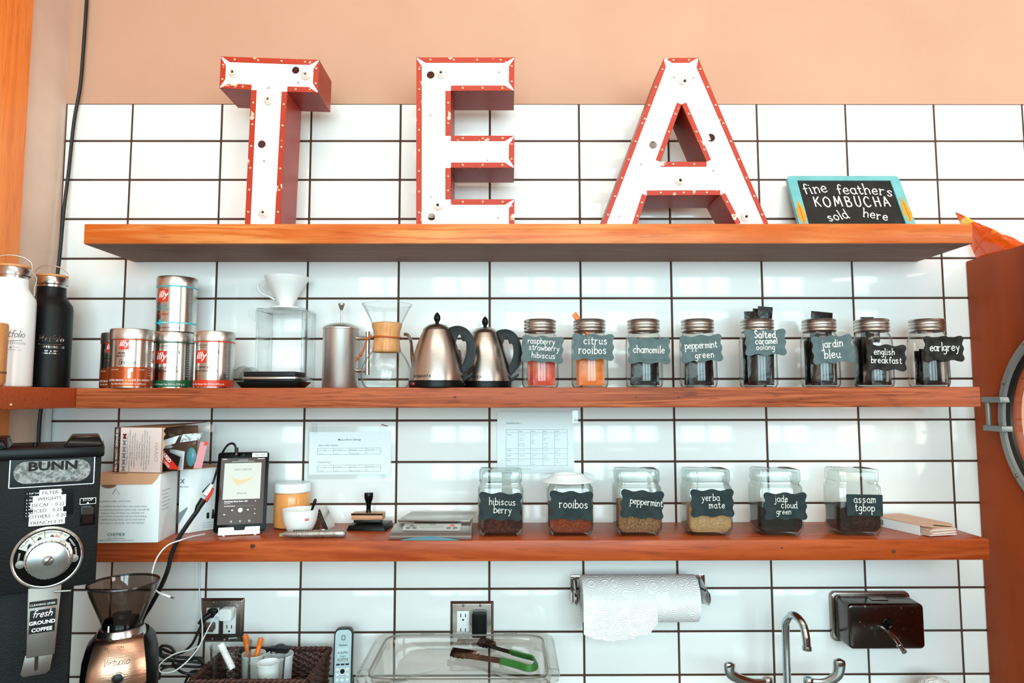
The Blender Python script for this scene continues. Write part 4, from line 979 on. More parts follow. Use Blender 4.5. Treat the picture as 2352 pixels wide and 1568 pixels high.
lettering([('100 BONDED COFFEE FILTERS', .0078, -hh/2, -hx + .0055, 'CENTER', {'bold': .0002})], 'print_white', ub, M=Tm(0, -.0005, 0) @ Mv, name='spine_print')
lines_ = ('• Fits most conical filter coffeemakers', '• Designed to be used in CHEMEX Coffeemakers', '• Absorbent special fibers for quality', '• Resistant to heat for your convenience', '• Produced Chlorinated', '• Oxygen Cleansed', '• Genuine CHEMEX BONDED paper', 'Remove to the open, to the apex of the cone', 'only pour filter, round of coffee, all grounds', 'note: Always discard used paper')
lettering([(l_, .0052, -hh/2, -hx + .036 + .0066*i, 'CENTER') for i, l_ in enumerate(lines_)], 'ink_grey', ub, M=Mv, name='side_print')
mo = MB()
for k in range(6):
    x_ = -hx + .0225; z_ = hh*.86 - k*.0155
    mo.prism([(x_, z_), (x_ + .012, z_), (x_ + .008, z_ - .006), (x_ + .012, z_ - .012), (x_, z_ - .012), (x_ + .004, z_ - .006)], -hy - .0007, -hy - .0003)
    if k == 0: mo.build('pattern_mark', mat('maroon', '#6a1418', .6), ub); mo = MB()
mo.build('pattern_marks', 'ink_grey', ub)['kind'] = 'stuff'
lettering([('HARIO', .015, -.05, .045, 'CENTER', {'shear': .1})], mat('pencil', '#c9a9a2', .8), ub, M=Mv, name='pencil_note')
# packets inside the torn box
hp = thing('filter_packet', 'red and black coffee filter packet inside the torn open box', 'packet', (0, 0, 0)); hp.matrix_world = ub.matrix_basis @ Tm(.040, -.045, .003)
MB().prism([(-.03, 0), (.052, 0), (.060, .034), (.0, .056), (-.028, .052)], -.006, -.004).build('packet_film', mat('packet_black', '#1c1715', .35), hp)
MB().add([(-.02, -.0075, .050), (.012, -.0075, .054), (.062, -.008, .004), (.034, -.008, .004)], [(3,2,1,0)]).build('red_band', 'red_label', hp)
Mp = Tm(.018, -.0085, .031) @ Rm(.78, 'Y')
lettering([('HARIO', .0125, 0, .0025, 'CENTER', {'bold': .0005}), ('V60 COFFEE', .0085, .004, -.0075)], 'print_white', hp, M=Mp, name='band_print')
sw_ = MB(); sw_.tube(cr([(-.012, -.008, .014), (.002, -.008, .020), (.008, -.008, .010), (-.002, -.008, .006), (-.006, -.008, .012)], 5), .0014, 5)
sw_.build('swirl_print', 'ink_grey', hp)
wp = thing('filter_stack', 'stack of white paper filters standing in the torn box', 'filters', (0, 0, 0)); wp.matrix_world = ub.matrix_basis @ Tm(.062, -.012, .0014) @ Rm(-.3, 'Z')
for k in range(5): MB().prism([(-.024, 0), (.020, 0), (.024, .046), (-.026, .05)], .001*k, .001*k + .0007).build('paper_sheet', 'white_card', wp)
fl = thing('plastic_wrapper', 'crumpled clear wrapper with printed label hanging out of the torn box', 'wrapper', (0, 0, 0)); fl.matrix_world = ub.matrix_basis @ Tm(.072, .015, .055)
mb = MB(); n = 10; vs = []; fs = []
for j in range(n + 1):
    for i in range(n + 1):
        u, v = i/n, j/n; vs.append((-.045 + u*.105, -.03 + .06*u + .014*mnoise.noise((u*5, v*5, 2)), -.02 + v*.062 + .012*mnoise.noise((u*4, v*4, 7)) + .012*u))
for j in range(n):
    for i in range(n): fs.append((j*(n+1)+i, j*(n+1)+i+1, (j+1)*(n+1)+i+1, (j+1)*(n+1)+i))
mb.add(vs, fs).build('film_sheet', 'film', fl, smooth=20)
MB().add([(-.045, -.042, .002), (-.012, -.032, .012), (-.002, -.030, .032), (-.040, -.040, .020)], [(0,1,2,3)]).build('printed_label', 'white_card', fl)
MB().add([(.0, -.030, .014), (.04, -.012, .020), (.046, -.006, .038), (.004, -.026, .034)], [(0,1,2,3)]).build('printed_label', mat('label_pale', '#cfd6d6', .6, color2='#8f9a9c', cscale=90, clo=.55, chi=.6), fl)
MB().sphere((.026, -.02, -.022), 1, 12, 8, sz=(.014, .008, .024)).build('teal_packet', mat('teal_pack', '#4f8790', .3, bump=.6, bscale=60), fl)
MB().add([(.034, -.022, -.05), (.05, -.012, -.05), (.062, -.008, .012), (.046, -.014, .016)], [(0,1,2,3)]).build('pink_packet', mat('pink_pack', '#d98a8e', .4), fl)
MB().add([(.056, -.014, .006), (.068, -.010, .010), (.057, -.013, .018)], [(0,1,2)]).build('red_corner', 'red_label', fl)

# ---- tablet and its stand
c = onz(549, 1229, L1)
mat('screen_brown', '#4a3a33', .15, spec=.15, emit='#4f3d34', estr=.12); mat('cover_art', '#c4c4ba', .2, spec=.15, emit='#eeeee4', estr=.10); mat('ui_white', '#ffffff', .3, emit='#ffffff', estr=.3); mat('ui_grey', '#6b6660', .3, emit='#6b6660', estr=.5); mat('art_peach', '#d9ab80', .3, emit='#d9ab80', estr=.1); mat('art_grey', '#77776f', .4)
stt = thing('tablet_stand', 'white and silver tablet stand with a notch under the tablet', 'stand', (c.x, c.y, L1), rz=.24)
LN = Rm(-.20, 'X')
tb = thing('tablet', 'black tablet playing music, with a white PIN sticker on its corner', 'tablet', (c.x, c.y, L1 + .0075), rz=.24)
TWd, THt = .1235, .199
def TL(x, z): return (x, z)
Mt = Tm(0, .0045, .0003) @ LN
MB().prism(rrect(TWd, THt, .007, 4, 0, THt/2), 0, .0085, Mt).build('case', mat('tablet_black', '#060606', .2, spec=.1), tb, bevel=.0012)
MB().box(-.0535, .0535, -.0004, 0, .0185, .184, Mt).build('screen', 'screen_brown', tb)
def flat(name, m, x0, x1, z0, z1, par, y=-.0007, M=Mt): return MB().box(x0, x1, y, y + .0002, z0, z1, M).build(name, m, par, smooth=None)
flat('album_cover', 'cover_art', -.0445, .0445, .080, .171, tb)
lettering([('NEW ORDER', .0072, 0, .152), ('SINGLES', .0066, 0, .0925)], 'art_grey', tb, M=Mt @ Tm(0, -.001, 0), name='cover_print')
MB().prism([(-.026, .139), (-.018, .131), (-.005, .1275), (.012, .131), (.027, .135), (.018, .1275), (.0, .119), (-.012, .116), (-.019, .121)][::-1], -.0009, -.0008, Mt).build('cover_shape', 'art_peach', tb)
lettering([("Everything's Gone Green - Edit", .0044, -.040, .0735, 'LEFT', {'bold': .0001}), ('New Order', .003, -.040, .0690, 'LEFT'), ('PLAYING FROM ARTIST', .0022, 0, .1775), ('Recommended to you: All inspired by New Order', .0026, 0, .1742),
           ('◁', .006, -.022, .0235), ('○', .006, 0, .0235), ('□', .006, .022, .0235), ('♡', .005, .034, .0725), ('↻', .004, .034, .053)], 'ui_white', tb, M=Mt @ Tm(0, -.0009, 0), name='screen_text')
flat('progress_track', 'ui_grey', -.040, .033, .0632, .0637, tb); flat('progress_fill', 'ui_white', -.040, -.014, .0629, .0640, tb, y=-.0009)
MB().prism(circ(.0055, 20, -.001, .053), -.0010, -.0008, Mt).build('play_button', 'ui_white', tb)
for x0 in (-.020, .017): flat('skip_button', 'ui_white', x0 - .002, x0 + .002, .052, .0545, tb)
for x0 in (-.012*3.1, -.05*.78, .034): flat('small_icon', 'ui_white', x0 - .0012, x0 + .0012, .0425, .0442, tb)
flat('status_icons', 'ui_white', .034, .051, .1808, .182, tb); flat('status_icons', 'ui_white', -.050, -.040, .1808, .182, tb)
stk = flat('pin_sticker', 'print_white', .0205, .0575, .1855, .1965, tb, y=-.0009)
lettering([('PIN: 1234', .0058, .039, .1890)], 'ink_black', stk, M=Mt @ Tm(0, -.0012, 0))
MB().prism(circ(.0012, 8, 0, .192), -.0006, -.0002, Mt).build('camera_lens', 'ink_grey', tb)
Mst = Tm(0, -.0035, .007) @ LN
MB().prism([(-.049, -.004), (.049, -.004), (.049, .015), (.014, .015), (.012, .007), (-.011, .007), (-.013, .015), (-.049, .015)], 0, .0025, Tm(0, -.0035, .0062) @ LN).build('front_lip', 'white_plastic', stt, bevel=.001)
MB().box(-.049, .049, -.004, .060, .002, .0055).build('base_plate', 'white_plastic', stt, bevel=.001)
MB().box(-.035, .035, 0, .003, 0, .10, Tm(0, .0205, .0075) @ LN).build('back_rest', 'white_plastic', stt, bevel=.001)
for x_ in (-.036, .038):
    for y_ in (-.0, .05): MB().lathe([(.0035, 0), (.0035, .0022)], 12, Tm(x_, y_, 0)).build('foot', 'white_plastic', stt)

# ---- caramel jar, cup, spoon
mat('caramel', '#e59a55', .2, coat=.3)
c = onz(668, 1214, L1)
t = thing('spread_jar', 'jar of orange-tan spread with white lid behind the coffee cup', 'jar', (at(670, 1205, .05).x, -.050, L1))
k = 1/scl(.05)
MB().lathe([(34*k, 0), (39*k, 3*k), (40*k, 12*k), (39.5*k, 60*k), (38*k, 74*k), (35.5*k, 78*k)], 40).build('body', 'caramel', t)
MB().lathe([(38.5*k, 78*k), (39.5*k, 79*k), (39.5*k, 96*k), (38*k, 98*k), (.1*k, 98*k)], 40).build('lid', 'white_plastic', t)
c = at(689, 1205, .138)
cup = thing('coffee_cup', 'white porcelain coffee cup with a small red logo square', 'cup', (c.x, -.138, L1))
k = 1/scl(.138)
MB().lathe_open([(.1*k, 1), ] and [(.1*k, 1*k), (21*k, 0), (24*k, 1*k), (25*k, 4*k), (31*k, 14*k), (36.5*k, 28*k), (38.5*k, 42*k), (39.5*k, 54*k), (38*k, 54*k), (37*k, 42*k), (34*k, 26*k), (26*k, 10*k), (.1*k, 6*k)], 44).build('bowl', 'white_ceramic', cup)
b = MB(); patch(b, 37.6*k, .57, .80, 33*k, 48*k, 5, .0004); lg = b.build('logo_square', 'red_label', cup)
lettering([('illy', .0085, .685*37.6*k, 36*k, 'CENTER', {'shear': .2})], 'print_white', lg, wrap=37.6*k + .0008)
sp_ = thing('teaspoon', 'dark handled teaspoon leaning inside the white coffee cup', 'spoon', (c.x + .016, -.138, L1 + .012))
MB().tube([(0, 0, 0), (.008, 0, .030), (.016, 0, .054), (.0215, 0, .070), (.0225, 0, .074)], [.0015, .002, .0034, .0042, .002], 8, flat=.45).build('handle', 'black_plastic', sp_)
MB().sphere((-.004, 0, .0), 1, 10, 6, sz=(.009, .004, .006)).build('bowl', 'steel', sp_)

# ---- folded steel holders
c = onz(745, 1211, L1)
for i in range(4):
    hx_ = .0255 - .0032*i; hz_ = .0535 - .0068*i; th = .0011
    t = thing('table_tent', ['outermost of the nested bent steel table tents', 'second of the nested bent steel table tents', 'third of the nested bent steel table tents', 'innermost of the nested bent steel table tents'][i], 'stand', (c.x - .006, c.y - .030 - .0025*i, L1), rz=-.05, group='nested steel table tents')
    pl = [(-hx_, 0), (-hx_ + th*1.2, 0), (-.0016, hz_ - .003), (0, hz_ - .0016), (.0016, hz_ - .003), (hx_ - th*1.2, 0), (hx_, 0), (.0024, hz_ - .0012), (0, hz_), (-.0024, hz_ - .0012)]
    MB().prism(pl, 0, .055).build('bent_plate', 'steel', t)

# ---- rubber stamp and ink pad
c = onz(840, 1219, L1)
pad = thing('ink_pad', 'black ink pad tray under the wooden rubber stamp', 'ink pad', (c.x + .003, c.y + .034, L1), rz=-.08)
MB().add([(-.052, -.034, 0), (.052, -.034, 0), (.056, .03, 0), (-.046, .03, 0), (-.047, -.031, .0125), (.047, -.031, .0125), (.053, .03, .016), (-.044, .03, .016)], [(3,2,1,0),(4,5,6,7),(0,1,5,4),(1,2,6,5),(2,3,7,6),(3,0,4,7)]).build('tray', 'black_plastic', pad, bevel=.0015)
stp = thing('rubber_stamp', 'wooden rubber stamp with tall black handle standing on the ink pad', 'stamp', (c.x - .001, c.y + .036, L1 + .0163), rz=-.03)
MB().box(-.036, .036, -.014, .014, 0, .008).build('rubber_die', 'black_rubber', stp, bevel=.002)
MB().box(-.041, .041, -.017, .017, .008, .0245).build('mount', 'stamp_wood' if 'stamp_wood' in MATS else wood('stamp_wood', '#d39a74', '#b9805c', '#d8a585', ring=60, seed=8), stp, bevel=.0015)
MB().box(-.0415, .0415, -.0175, -.0165, .020, .0245).build('mount_edge', 'black_plastic', stp)
MB().lathe([(.007, .0245), (.0062, .030), (.0060, .040), (.0075, .050), (.0108, .060), (.0118, .066), (.0118, .074), (.0105, .0765), (.0001, .077)], 24).build('handle', 'black_gloss', stp)

# ---- box cutter
c = onz(722, 1228, L1)
kn_ = thing('box_cutter', 'worn silver metal box cutter lying along the shelf front', 'knife', (at(722, 1229, .194).x, -.194, L1 + .0005), rz=.035)
mat('worn_alloy', '#aba39b', .42, metal=.8, color2='#837467', cscale=60, clo=.45, chi=.75, bump=.4, bscale=120)
n = 14; vs = []; fs = []
prof_ = [(-.077, .006, .004), (-.070, .0065, .006), (-.060, .0085, .0075), (-.03, .011, .0085), (.02, .011, .009), (.05, .0105, .009), (.070, .010, .009), (.075, .0085, .0075), (.077, .005, .005)]
for x_, ry, rz_ in prof_:
    for i in range(n):
        a_ = 2*PI*i/n; cc, ss = math.cos(a_), math.sin(a_); kk = (abs(cc)**3 + abs(ss)**3)**(-1/3)
        vs.append((x_, ry*cc*kk, .0095 + rz_*ss*kk))
for j in range(len(prof_) - 1):
    for i in range(n): q = (i + 1) % n; fs.append((j*n+i, j*n+q, (j+1)*n+q, (j+1)*n+i))
fs += [tuple(range(n)), tuple(range((len(prof_)-1)*n, len(prof_)*n))[::-1]]
MB().add(vs, fs).build('handle', 'worn_alloy', kn_, smooth=50)
mb = MB()
for i in range(9): mb.box(-.05 + i*.0055, -.0475 + i*.0055, -.004, .004, .0165, .0188)
mb.build('grip_ridges', 'hole_dark', kn_)['kind'] = 'stuff'
MB().box(.012, .026, -.003, .003, .0178, .0205).build('slide_button', 'steel_dark', kn_, bevel=.001)
MB().box(-.085, -.074, -.0006, .0006, .004, .011).build('blade_tip', 'steel', kn_)

# ---- kitchen scale
c = onz(985, 1240, L1)
ks = thing('kitchen_scale', 'silver digital kitchen scale with display beside the square jars', 'scale', (c.x + .003, c.y, L1), rz=-.02)
hw = .101
side = [(0, .0), (-.004, .010), (.012, .018), (.060, .0285), (.066, .028), (.165, .022), (.168, 0)]
vs = []; fs = []; n = len(side)
for x_, k_ in ((-hw, 1), (hw, 1)):
    for y_, z_ in side: vs.append((x_*(1 - .10*(y_/.168)), y_, z_))
fs = [tuple(range(n)), tuple(range(2*n - 1, n - 1, -1))] + [(i, n + i, n + (i+1) % n, (i+1) % n) for i in range(n)]
MB().add(vs, fs).build('housing', 'steel_brushed' if False else mat('satin_silver', '#b5aca6', .35, metal=.85), ks, bevel=.003)
arch = [(-.075, .0002)] + [(-.075 + .15*i/14, .0002 + .0095*math.sin(PI*i/14)) for i in range(15)] + [(.075, .0002)]
MB().prism(arch[1:-1], -.0046, -.0036).build('front_arch', mat('teal_grey', '#4f7c86', .4), ks)
Mk = Tm(0, .018, .0205) @ Rm(math.atan2(.0095, .040), 'X')
MB().box(-.071, .071, -.004, .036, 0, .0012, Mk).build('control_panel', mat('panel_silver', '#c9c9c6', .35, metal=.3), ks, bevel=.0005)
MB().box(-.030, .028, .006, .024, .0012, .0018, Mk).build('display', mat('lcd_grey', '#a9b0a6', .25), ks)
for x_, y_ in ((-.058, .008), (-.042, .008), (.042, .008), (.058, .008), (-.050, .020)): MB().lathe([(.0055, .0012), (.005, .0024), (.0001, .0026)], 14, Mk @ Tm(x_, y_, 0)).build('button', mat('button_grey', '#6d7274', .4), ks)
MB().lathe([(.0055, .0012), (.005, .0024), (.0001, .0026)], 14, Mk @ Tm(.050, .022, 0)).build('power_button', mat('button_orange', '#d9703a', .4), ks)
lettering([('Escali', .0075, 0, .028)], 'ink_black', ks, M=Mk @ Tm(0, 0, .0014) @ Rm(-PI/2, 'X'), name='brand_print')
vs = [(-.088, .058, .0315), (.092, .058, .0315), (.099, .168, .034), (-.070, .168, .034), (-.091, .056, .0375), (.095, .056, .0375), (.102, .17, .0395), (-.073, .17, .0395)]
MB().add(vs, [(3,2,1,0),(4,5,6,7),(0,1,5,4),(1,2,6,5),(2,3,7,6),(3,0,4,7)]).build('weighing_plate', 'steel', ks, bevel=.0012)
MB().box(-.05, .06, .075, .15, .024, .032).build('load_cell', 'black_plastic', ks)

# ---- square glass jars of loose tea
mat('tea_hibiscus', '#3a1712', .9, color2='#7a2f1c', cscale=160, clo=.5, chi=.7, bump=1., bscale=400); mat('tea_rooibos', '#7a2a12', .9, color2='#a8512a', cscale=420, clo=.45, chi=.65, bump=1., bscale=500)
mat('tea_peppermint', '#7a4a2e', .9, color2='#b98a63', cscale=420, clo=.42, chi=.65, bump=1., bscale=500); mat('tea_mate', '#b98455', .9, color2='#dcb285', cscale=420, clo=.42, chi=.65, bump=1., bscale=500)
mat('tea_jade', '#1d1a17', .9, color2='#3d362f', cscale=420, clo=.45, chi=.7, bump=1., bscale=500); mat('tea_assam', '#1f1512', .9, color2='#4a3026', cscale=300, clo=.45, chi=.7, bump=1., bscale=500)
def sqjar(label, px, tea, tlabel, fillh, lab_c, lab_sz, rot, lines, lid=True, rz=0., plain=False):
    c = at(px, 1232, .1935); w, dp = .1135, .088
    t = thing('square_jar', label, 'jar', (c.x, -.1935 + dp/2, L1), rz=rz, group='square glass tea jars on the lower shelf'); sq = (w/2, dp/2, 9)
    MB().lathe_open([(.0001, .0035), (.70, .0035), (.80, .0), (.84, .0012), (.985, .0155), (1.0, .021), (1.0, .113), (.985, .119), (.93, .1235), (.90, .126), (.89, .131)], 56, None, sq).build('glass_body', 'jar_glass2', t)
    MB().lathe_open([(.0001, .008), (.72, .008), (.80, .0085), (.945, .0205), (.955, .024), (.955, .112), (.89, .122), (.86, .131), (.89, .131)], 56, None, sq).build('glass_inner', 'jar_glass3', t)
    te = MB(); h_ = fillh
    te.lathe([(.70, .009), (.79, .0095), (.935, .0215), (.945, .026), (.945, h_), (.6, h_ + .002), (.0001, h_ + .003)], 56, None, sq)
    o = thing('loose_tea', tlabel, 'loose tea', t.location, rz=rz, kind='stuff'); te.build('leaf_fill', tea, o)
    if lid:
        MB().lathe_open([(.87, .1318), (.90, .1318), (.93, .1335), (.94, .137), (.94, .156), (.925, .1605), (.89, .162), (.0001, .162)], 56, None, sq).build('glass_lid', 'jar_glass2', t)
        MB().lathe_open([(.84, .133), (.84, .152), (.80, .1545), (.0001, .1545)], 56, None, sq).build('lid_inner', 'jar_glass3', t)
    lp = at(lab_c[0], lab_c[1], .1952); s = scl(.1952); M = Tm(lp.x - c.x, -dp/2 - .0016, lp.z - L1) @ Rm(-rot, 'Y')
    ww, hh_ = lab_sz[0]/s, lab_sz[1]/s
    lb = MB().prism(scallop(ww, hh_) if not plain else rrect(ww, hh_, .002), -.0006, .0006, M).build('slate_label', 'label_dark', t, smooth=30)
    cb = MB()
    for ln in lines:
        s_, hgt, x, z = ln[:4]; kw = dict(ln[4]) if len(ln) > 4 else {}
        chalk_text(cb, s_, hgt, x, z, -.001, M=M, r=kw.pop('r', hgt*.085), **kw)
    cb.build('chalk_lettering', 'chalk', lb)
    return t
glass('jar_glass2', '#f7faf9', '#a9b5b2', f0=.06); glass('jar_glass3', '#fbfdfc', '#d5dedb', f0=.03, refl=.5)
sqjar('square lidded jar labelled hibiscus berry next to the scale', 1149.5, 'tea_hibiscus', 'dark red hibiscus tea in the square jar nearest the scale', .062, (1149, 1163), (98, 64), -.03, [('hibiscus', .0098, .005, .004, {'sp': .98}), ('berry', .0098, .006, -.0155, {'sp': 1.0})])
sqjar('square jar labelled rooibos topped with a white saucer', 1312, 'tea_rooibos', 'red-brown rooibos tea in the saucer topped square jar', .076, (1312, 1161), (99, 66), -.03, [('rooibos', .0115, .006, -.005, {'sp': 1.0})], lid=False)
sqjar('square lidded jar labelled peppermint, third square jar from the scale', 1471, 'tea_peppermint', 'speckled tan peppermint tea in a square jar', .082, (1475, 1158), (98, 64), -.06, [('peppermint', .0095, .010, -.001, {'sp': .92, 'rot': -.04})])
sqjar('square lidded jar labelled yerba mate', 1635, 'tea_mate', 'pale tan yerba mate tea in a square jar', .070, (1636, 1155), (99, 63), .01, [('yerba', .0095, -.004, .006, {'sp': 1.0}), ('mate', .0095, .011, -.0125, {'sp': 1.08})])
sqjar('square lidded jar labelled jade cloud green', 1799, 'tea_jade', 'black-green loose tea in the jade cloud square jar', .072, (1804, 1162), (98, 62), .0, [('jade', .0092, -.010, .011, {'sp': 1.05}), ('cloud', .0092, .009, -.0045, {'sp': 1.0}), ('green', .0078, -.005, -.0195, {'sp': 1.0})])
sqjar('square lidded jar labelled assam tgbop at the right end', 1981, 'tea_assam', 'dark brown assam tea in the rightmost square jar', .070, (1986, 1160), (82, 48), -.02, [('assam', .0105, .0, .006, {'sp': 1.02}), ('tgbop', .0105, .0, -.014, {'sp': 1.0})], plain=True)
c = at(1312, 1232, .1935)
t = thing('saucer', 'white saucer turned upside down on the rooibos jar', 'saucer', (c.x - .003, -.1935 + .044, L1 + .1312))
MB().lathe_open([(.0001, .012), (.032, .012), (.034, .0165), (.0365, .018), (.039, .0165), (.041, .013), (.055, .006), (.067, .0012), (.0685, .0), (.067, -.0008), (.054, .002), (.040, .008), (.0001, .0085)], 48).build('dish', 'white_plastic', t)

# ---- torn packet of filters at the right end
c = onz(2095, 1222, L1)
tp = thing('filter_packet', 'torn tan and green packet of paper filters at the right shelf end', 'packet', (1.102, -.112, L1), rz=-1.28); tp.scale = (1.36, 1.35, 1.7)
mat('manila', '#dcb398', .75); mat('deep_green', '#1f4a3a', .5)
MB().box(-.060, .045, -.035, .035, .0002, .0012).build('bottom_panel', 'manila', tp)
MB().box(-.060, .045, -.0355, -.0345, .0002, .014).build('side_panel', 'white_card', tp)
MB().box(-.060, .045, .0345, .0355, .0002, .014).build('side_panel', 'manila', tp)
MB().box(-.061, -.0595, -.035, .035, .0002, .014).build('end_panel', 'deep_green', tp)
tz = [(-.06, -.036), (.03, -.036)] + [(.055 + .012*math.sin(i*1.3), -.036 + .072*i/8) for i in range(9)] + [(.02, .036), (-.06, .036)]
MB().vprism(tz, .0142, .0152).build('torn_flap', 'manila', tp)
for k_ in range(6): MB().vprism([(-.03, -.030), (.062 + .003*(k_ % 3), -.031), (.066 - .002*(k_ % 2), .028), (-.03, .030)], .0014 + k_*.0019, .0028 + k_*.0019).build('paper_filter', 'manila' if k_ % 2 else 'pink_card', tp)
mb = MB()
for i in range(7): mb.box(-.052 + i*.0025, -.0508 + i*.0025, -.0359, -.0356, .003, .011)
mb.build('barcode', 'ink_black', tp)['kind'] = 'stuff'
# ================================================================== counter level
# ---- black commercial grinder at the left
mat('grinder_black', '#131313', .55, spec=.2, bump=.6, bscale=260); mat('plate_silver', '#8f8d88', .5, metal=.6, color2='#5c5a56', cscale=150, clo=.4, chi=.6, bump=.5, bscale=200)
mat('dial_white', '#d8d4cb', .45); mat('dial_alloy', '#c9cbca', .22, metal=1.); mat('rust_steel', '#77706a', .4, metal=.8, color2='#6a2f1a', cscale=22, clo=.6, chi=.72)
GA = .55; gc, gs = math.cos(GA), math.sin(GA)
gr = thing('coffee_grinder', 'black commercial coffee grinder with round dial and white tape labels', 'grinder', (-.784 - .095*gc, -.48 - .095*gs, CTZ), rz=GA)
MG = Matrix.Translation(gr.location) @ Rm(GA, 'Z'); GP = lambda x, y, yy=0.: onpl(x, y, MG, yy)
zt, zb_ = 1.597 - CTZ, 1.342 - CTZ
MB().box(-.095, .095, 0, .20, zb_, zt).build('hood', 'grinder_black', gr, bevel=.003)
MB().box(-.095, .056, .026, .20, .02, zb_).build('column', 'grinder_black', gr, bevel=.003)
MB().box(-.105, .055, -.06, .21, 0, .02).build('base', 'grinder_black', gr, bevel=.004)
MB().box(-.099, .1, -.008, .205, zt, zt + .022).build('lid_rim', 'black_plastic', gr, bevel=.004)
MB().add([(.028, -.004, zt + .022), (.098, -.004, zt + .022), (.098, .10, zt + .022), (.028, .10, zt + .022), (.040, .006, zt + .040), (.090, .004, zt + .040), (.088, .09, zt + .044), (.040, .09, zt + .044)], [(3,2,1,0),(4,5,6,7),(0,1,5,4),(1,2,6,5),(2,3,7,6),(3,0,4,7)]).build('hopper_cover', 'black_gloss', gr, bevel=.003)
MB().add([(-.099, -.004, zt + .022), (-.06, -.004, zt + .022), (-.06, .10, zt + .022), (-.099, .10, zt + .022), (-.099, .004, zt + .040), (-.068, .004, zt + .040), (-.066, .09, zt + .044), (-.099, .09, zt + .044)], [(3,2,1,0),(4,5,6,7),(0,1,5,4),(1,2,6,5),(2,3,7,6),(3,0,4,7)]).build('hopper_cover', 'black_gloss', gr, bevel=.003)
MB().tube([(-.02, .04, zt + .022), (-.02, .04, zt + .030)], .004, 10).build('lid_pin', 'black_plastic', gr)
def quad_at(name, m, pts, par, y=-.001, th=.0008):
    q = [GP(*p) for p in pts]
    if sum(q[k][0]*q[(k+1)%len(q)][1] - q[(k+1)%len(q)][0]*q[k][1] for k in range(len(q))) < 0: q = q[::-1]
    return MB().prism(q, y, y + th).build(name, m, par)
q0, q1 = GP(23, 1052), GP(219, 1045); q2 = GP(22, 1122)
pw, ph = q1[0] - q0[0], q0[1] - q2[1]
np_ = quad_at('name_plate', 'black_gloss', [(23, 1052), (219, 1045), (217.5, 1110), (22, 1121)], gr)
fr_ = [(q0[0], q0[1]), (q1[0], q1[1])]
cxx, czz = (q0[0] + q1[0])/2, (q0[1] + q2[1])/2
MB().prism([rrect(pw, ph, .002, 2, cxx, czz), rrect(pw - .003, ph - .003, .001, 2, cxx, czz)], -.0016, -.0008).build('plate_border', 'dial_alloy', np_)
MB().prism(rrect(pw*.90, ph*.74, ph*.36, 6, cxx, czz), -.0020, -.0010).build('plate_field', 'plate_silver', np_)
lettering([('BUNN', ph*.40, cxx, czz + ph*.06, 'CENTER', {'bold': .0008, 'sx': 1.25})], 'ink_black', np_, M=Tm(0, -.0024, 0))
ms = MB(); chalk_text(ms, 'coffee mill', .0085, cxx, czz - ph*.22, -.0024, r=.0005, serif=False, shear=.3, sp=1.1); ms.build('script_print', 'ink_grey', np_)
ins = quad_at('instruction_plate', 'black_gloss', [(57, 1127), (170, 1122), (168, 1180), (55, 1190)], gr)
a_ = GP(61, 1133); b_ = GP(165, 1128)
lettering([(t_, .0042, a_[0], a_[1] - .0062*i - .002, 'LEFT') for i, t_ in enumerate(('1. FLIP THE LEVER 3 OR 4 TIMES', '    TO CLEAR CHUTE.', '2. SELECT GRIND SIZE FOR YOUR', '3. OPEN THE BAG UNDER THE', '4. SLIDE THE SWITCH TO ON.', '5. PRESS THE BUTTON 4 TIMES', '6. FLIP THE LEVER AGAIN', '7. REMOVE THE BAG'))], 'print_white', ins, M=Tm(0, -.0014, 0))
for tx, x_, y_, w_ in (('FILTER', 116, 1130, 50), ('WEIGHTS', 114, 1143.5, 75), ('DECAF – 0.22', 111, 1157.5, 80), ('ICED – 0.25', 111, 1170.5, 68), ('OTHERS – 0.20', 110, 1183.5, 84), ('FRENCH 0.39', 108, 1198, 82)):
    c_ = GP(x_, y_); e_ = GP(x_ + w_/2, y_); ww = (e_[0] - c_[0])*2; hh_ = .0117
    tl = MB().prism(rrect(ww, hh_, .0004, 1, c_[0], c_[1]), -.0022, -.0012, None).build('tape_label', 'print_white', gr)
    lettering([(tx, .0092, c_[0], c_[1] - .0034, 'CENTER', {'sx': 1.0})], 'ink_black', tl, M=Tm(0, -.0026, 0))
c_ = GP(202, 1150); MB().prism(rrect(.028, .0125, .0008, 2, c_[0], c_[1]), -.0016, -.0006).build('stop_label', 'black_gloss', gr)
lettering([('STOP', .0075, c_[0], c_[1] + .0005), ('▲', .005, c_[0], c_[1] - .005)], 'print_white', gr, M=Tm(0, -.0020, 0), name='stop_print')
MB().prism([rrect(.028, .0125, .0008, 2, c_[0], c_[1]), rrect(.0262, .0108, .0006, 2, c_[0], c_[1])], -.0022, -.0014).build('stop_border', 'print_white', gr)
c_ = GP(202, 1181); MB().box(c_[0] - .0125, c_[0] + .0125, -.004, .002, c_[1] - .021, c_[1] + .019).build('switch_bezel', 'black_gloss', gr, bevel=.001)
MB().add([(c_[0] - .0095, -.004, c_[1] - .016), (c_[0] + .0095, -.004, c_[1] - .016), (c_[0] + .0095, -.0105, c_[1] + .002), (c_[0] - .0095, -.0105, c_[1] + .002), (c_[0] + .0095, -.005, c_[1] + .015), (c_[0] - .0095, -.005, c_[1] + .015)], [(0,1,2,3), (3,2,4,5), (0,3,5), (1,4,2)]).build('rocker_switch', mat('switch_brown', '#241411', .15), gr)
dc = GP(110, 1279); dr_ = (GP(194, 1275)[0] - GP(26, 1282)[0])/2
MD = Tm(dc[0], 0, dc[1]) @ Rm(PI/2, 'X')
dl = MB().lathe([(dr_, .0005), (dr_, .004), (dr_ - .003, .006), (dr_ - .005, .005), (.0001, .005)], 56, MD).build('dial_bezel', 'dial_alloy', gr)
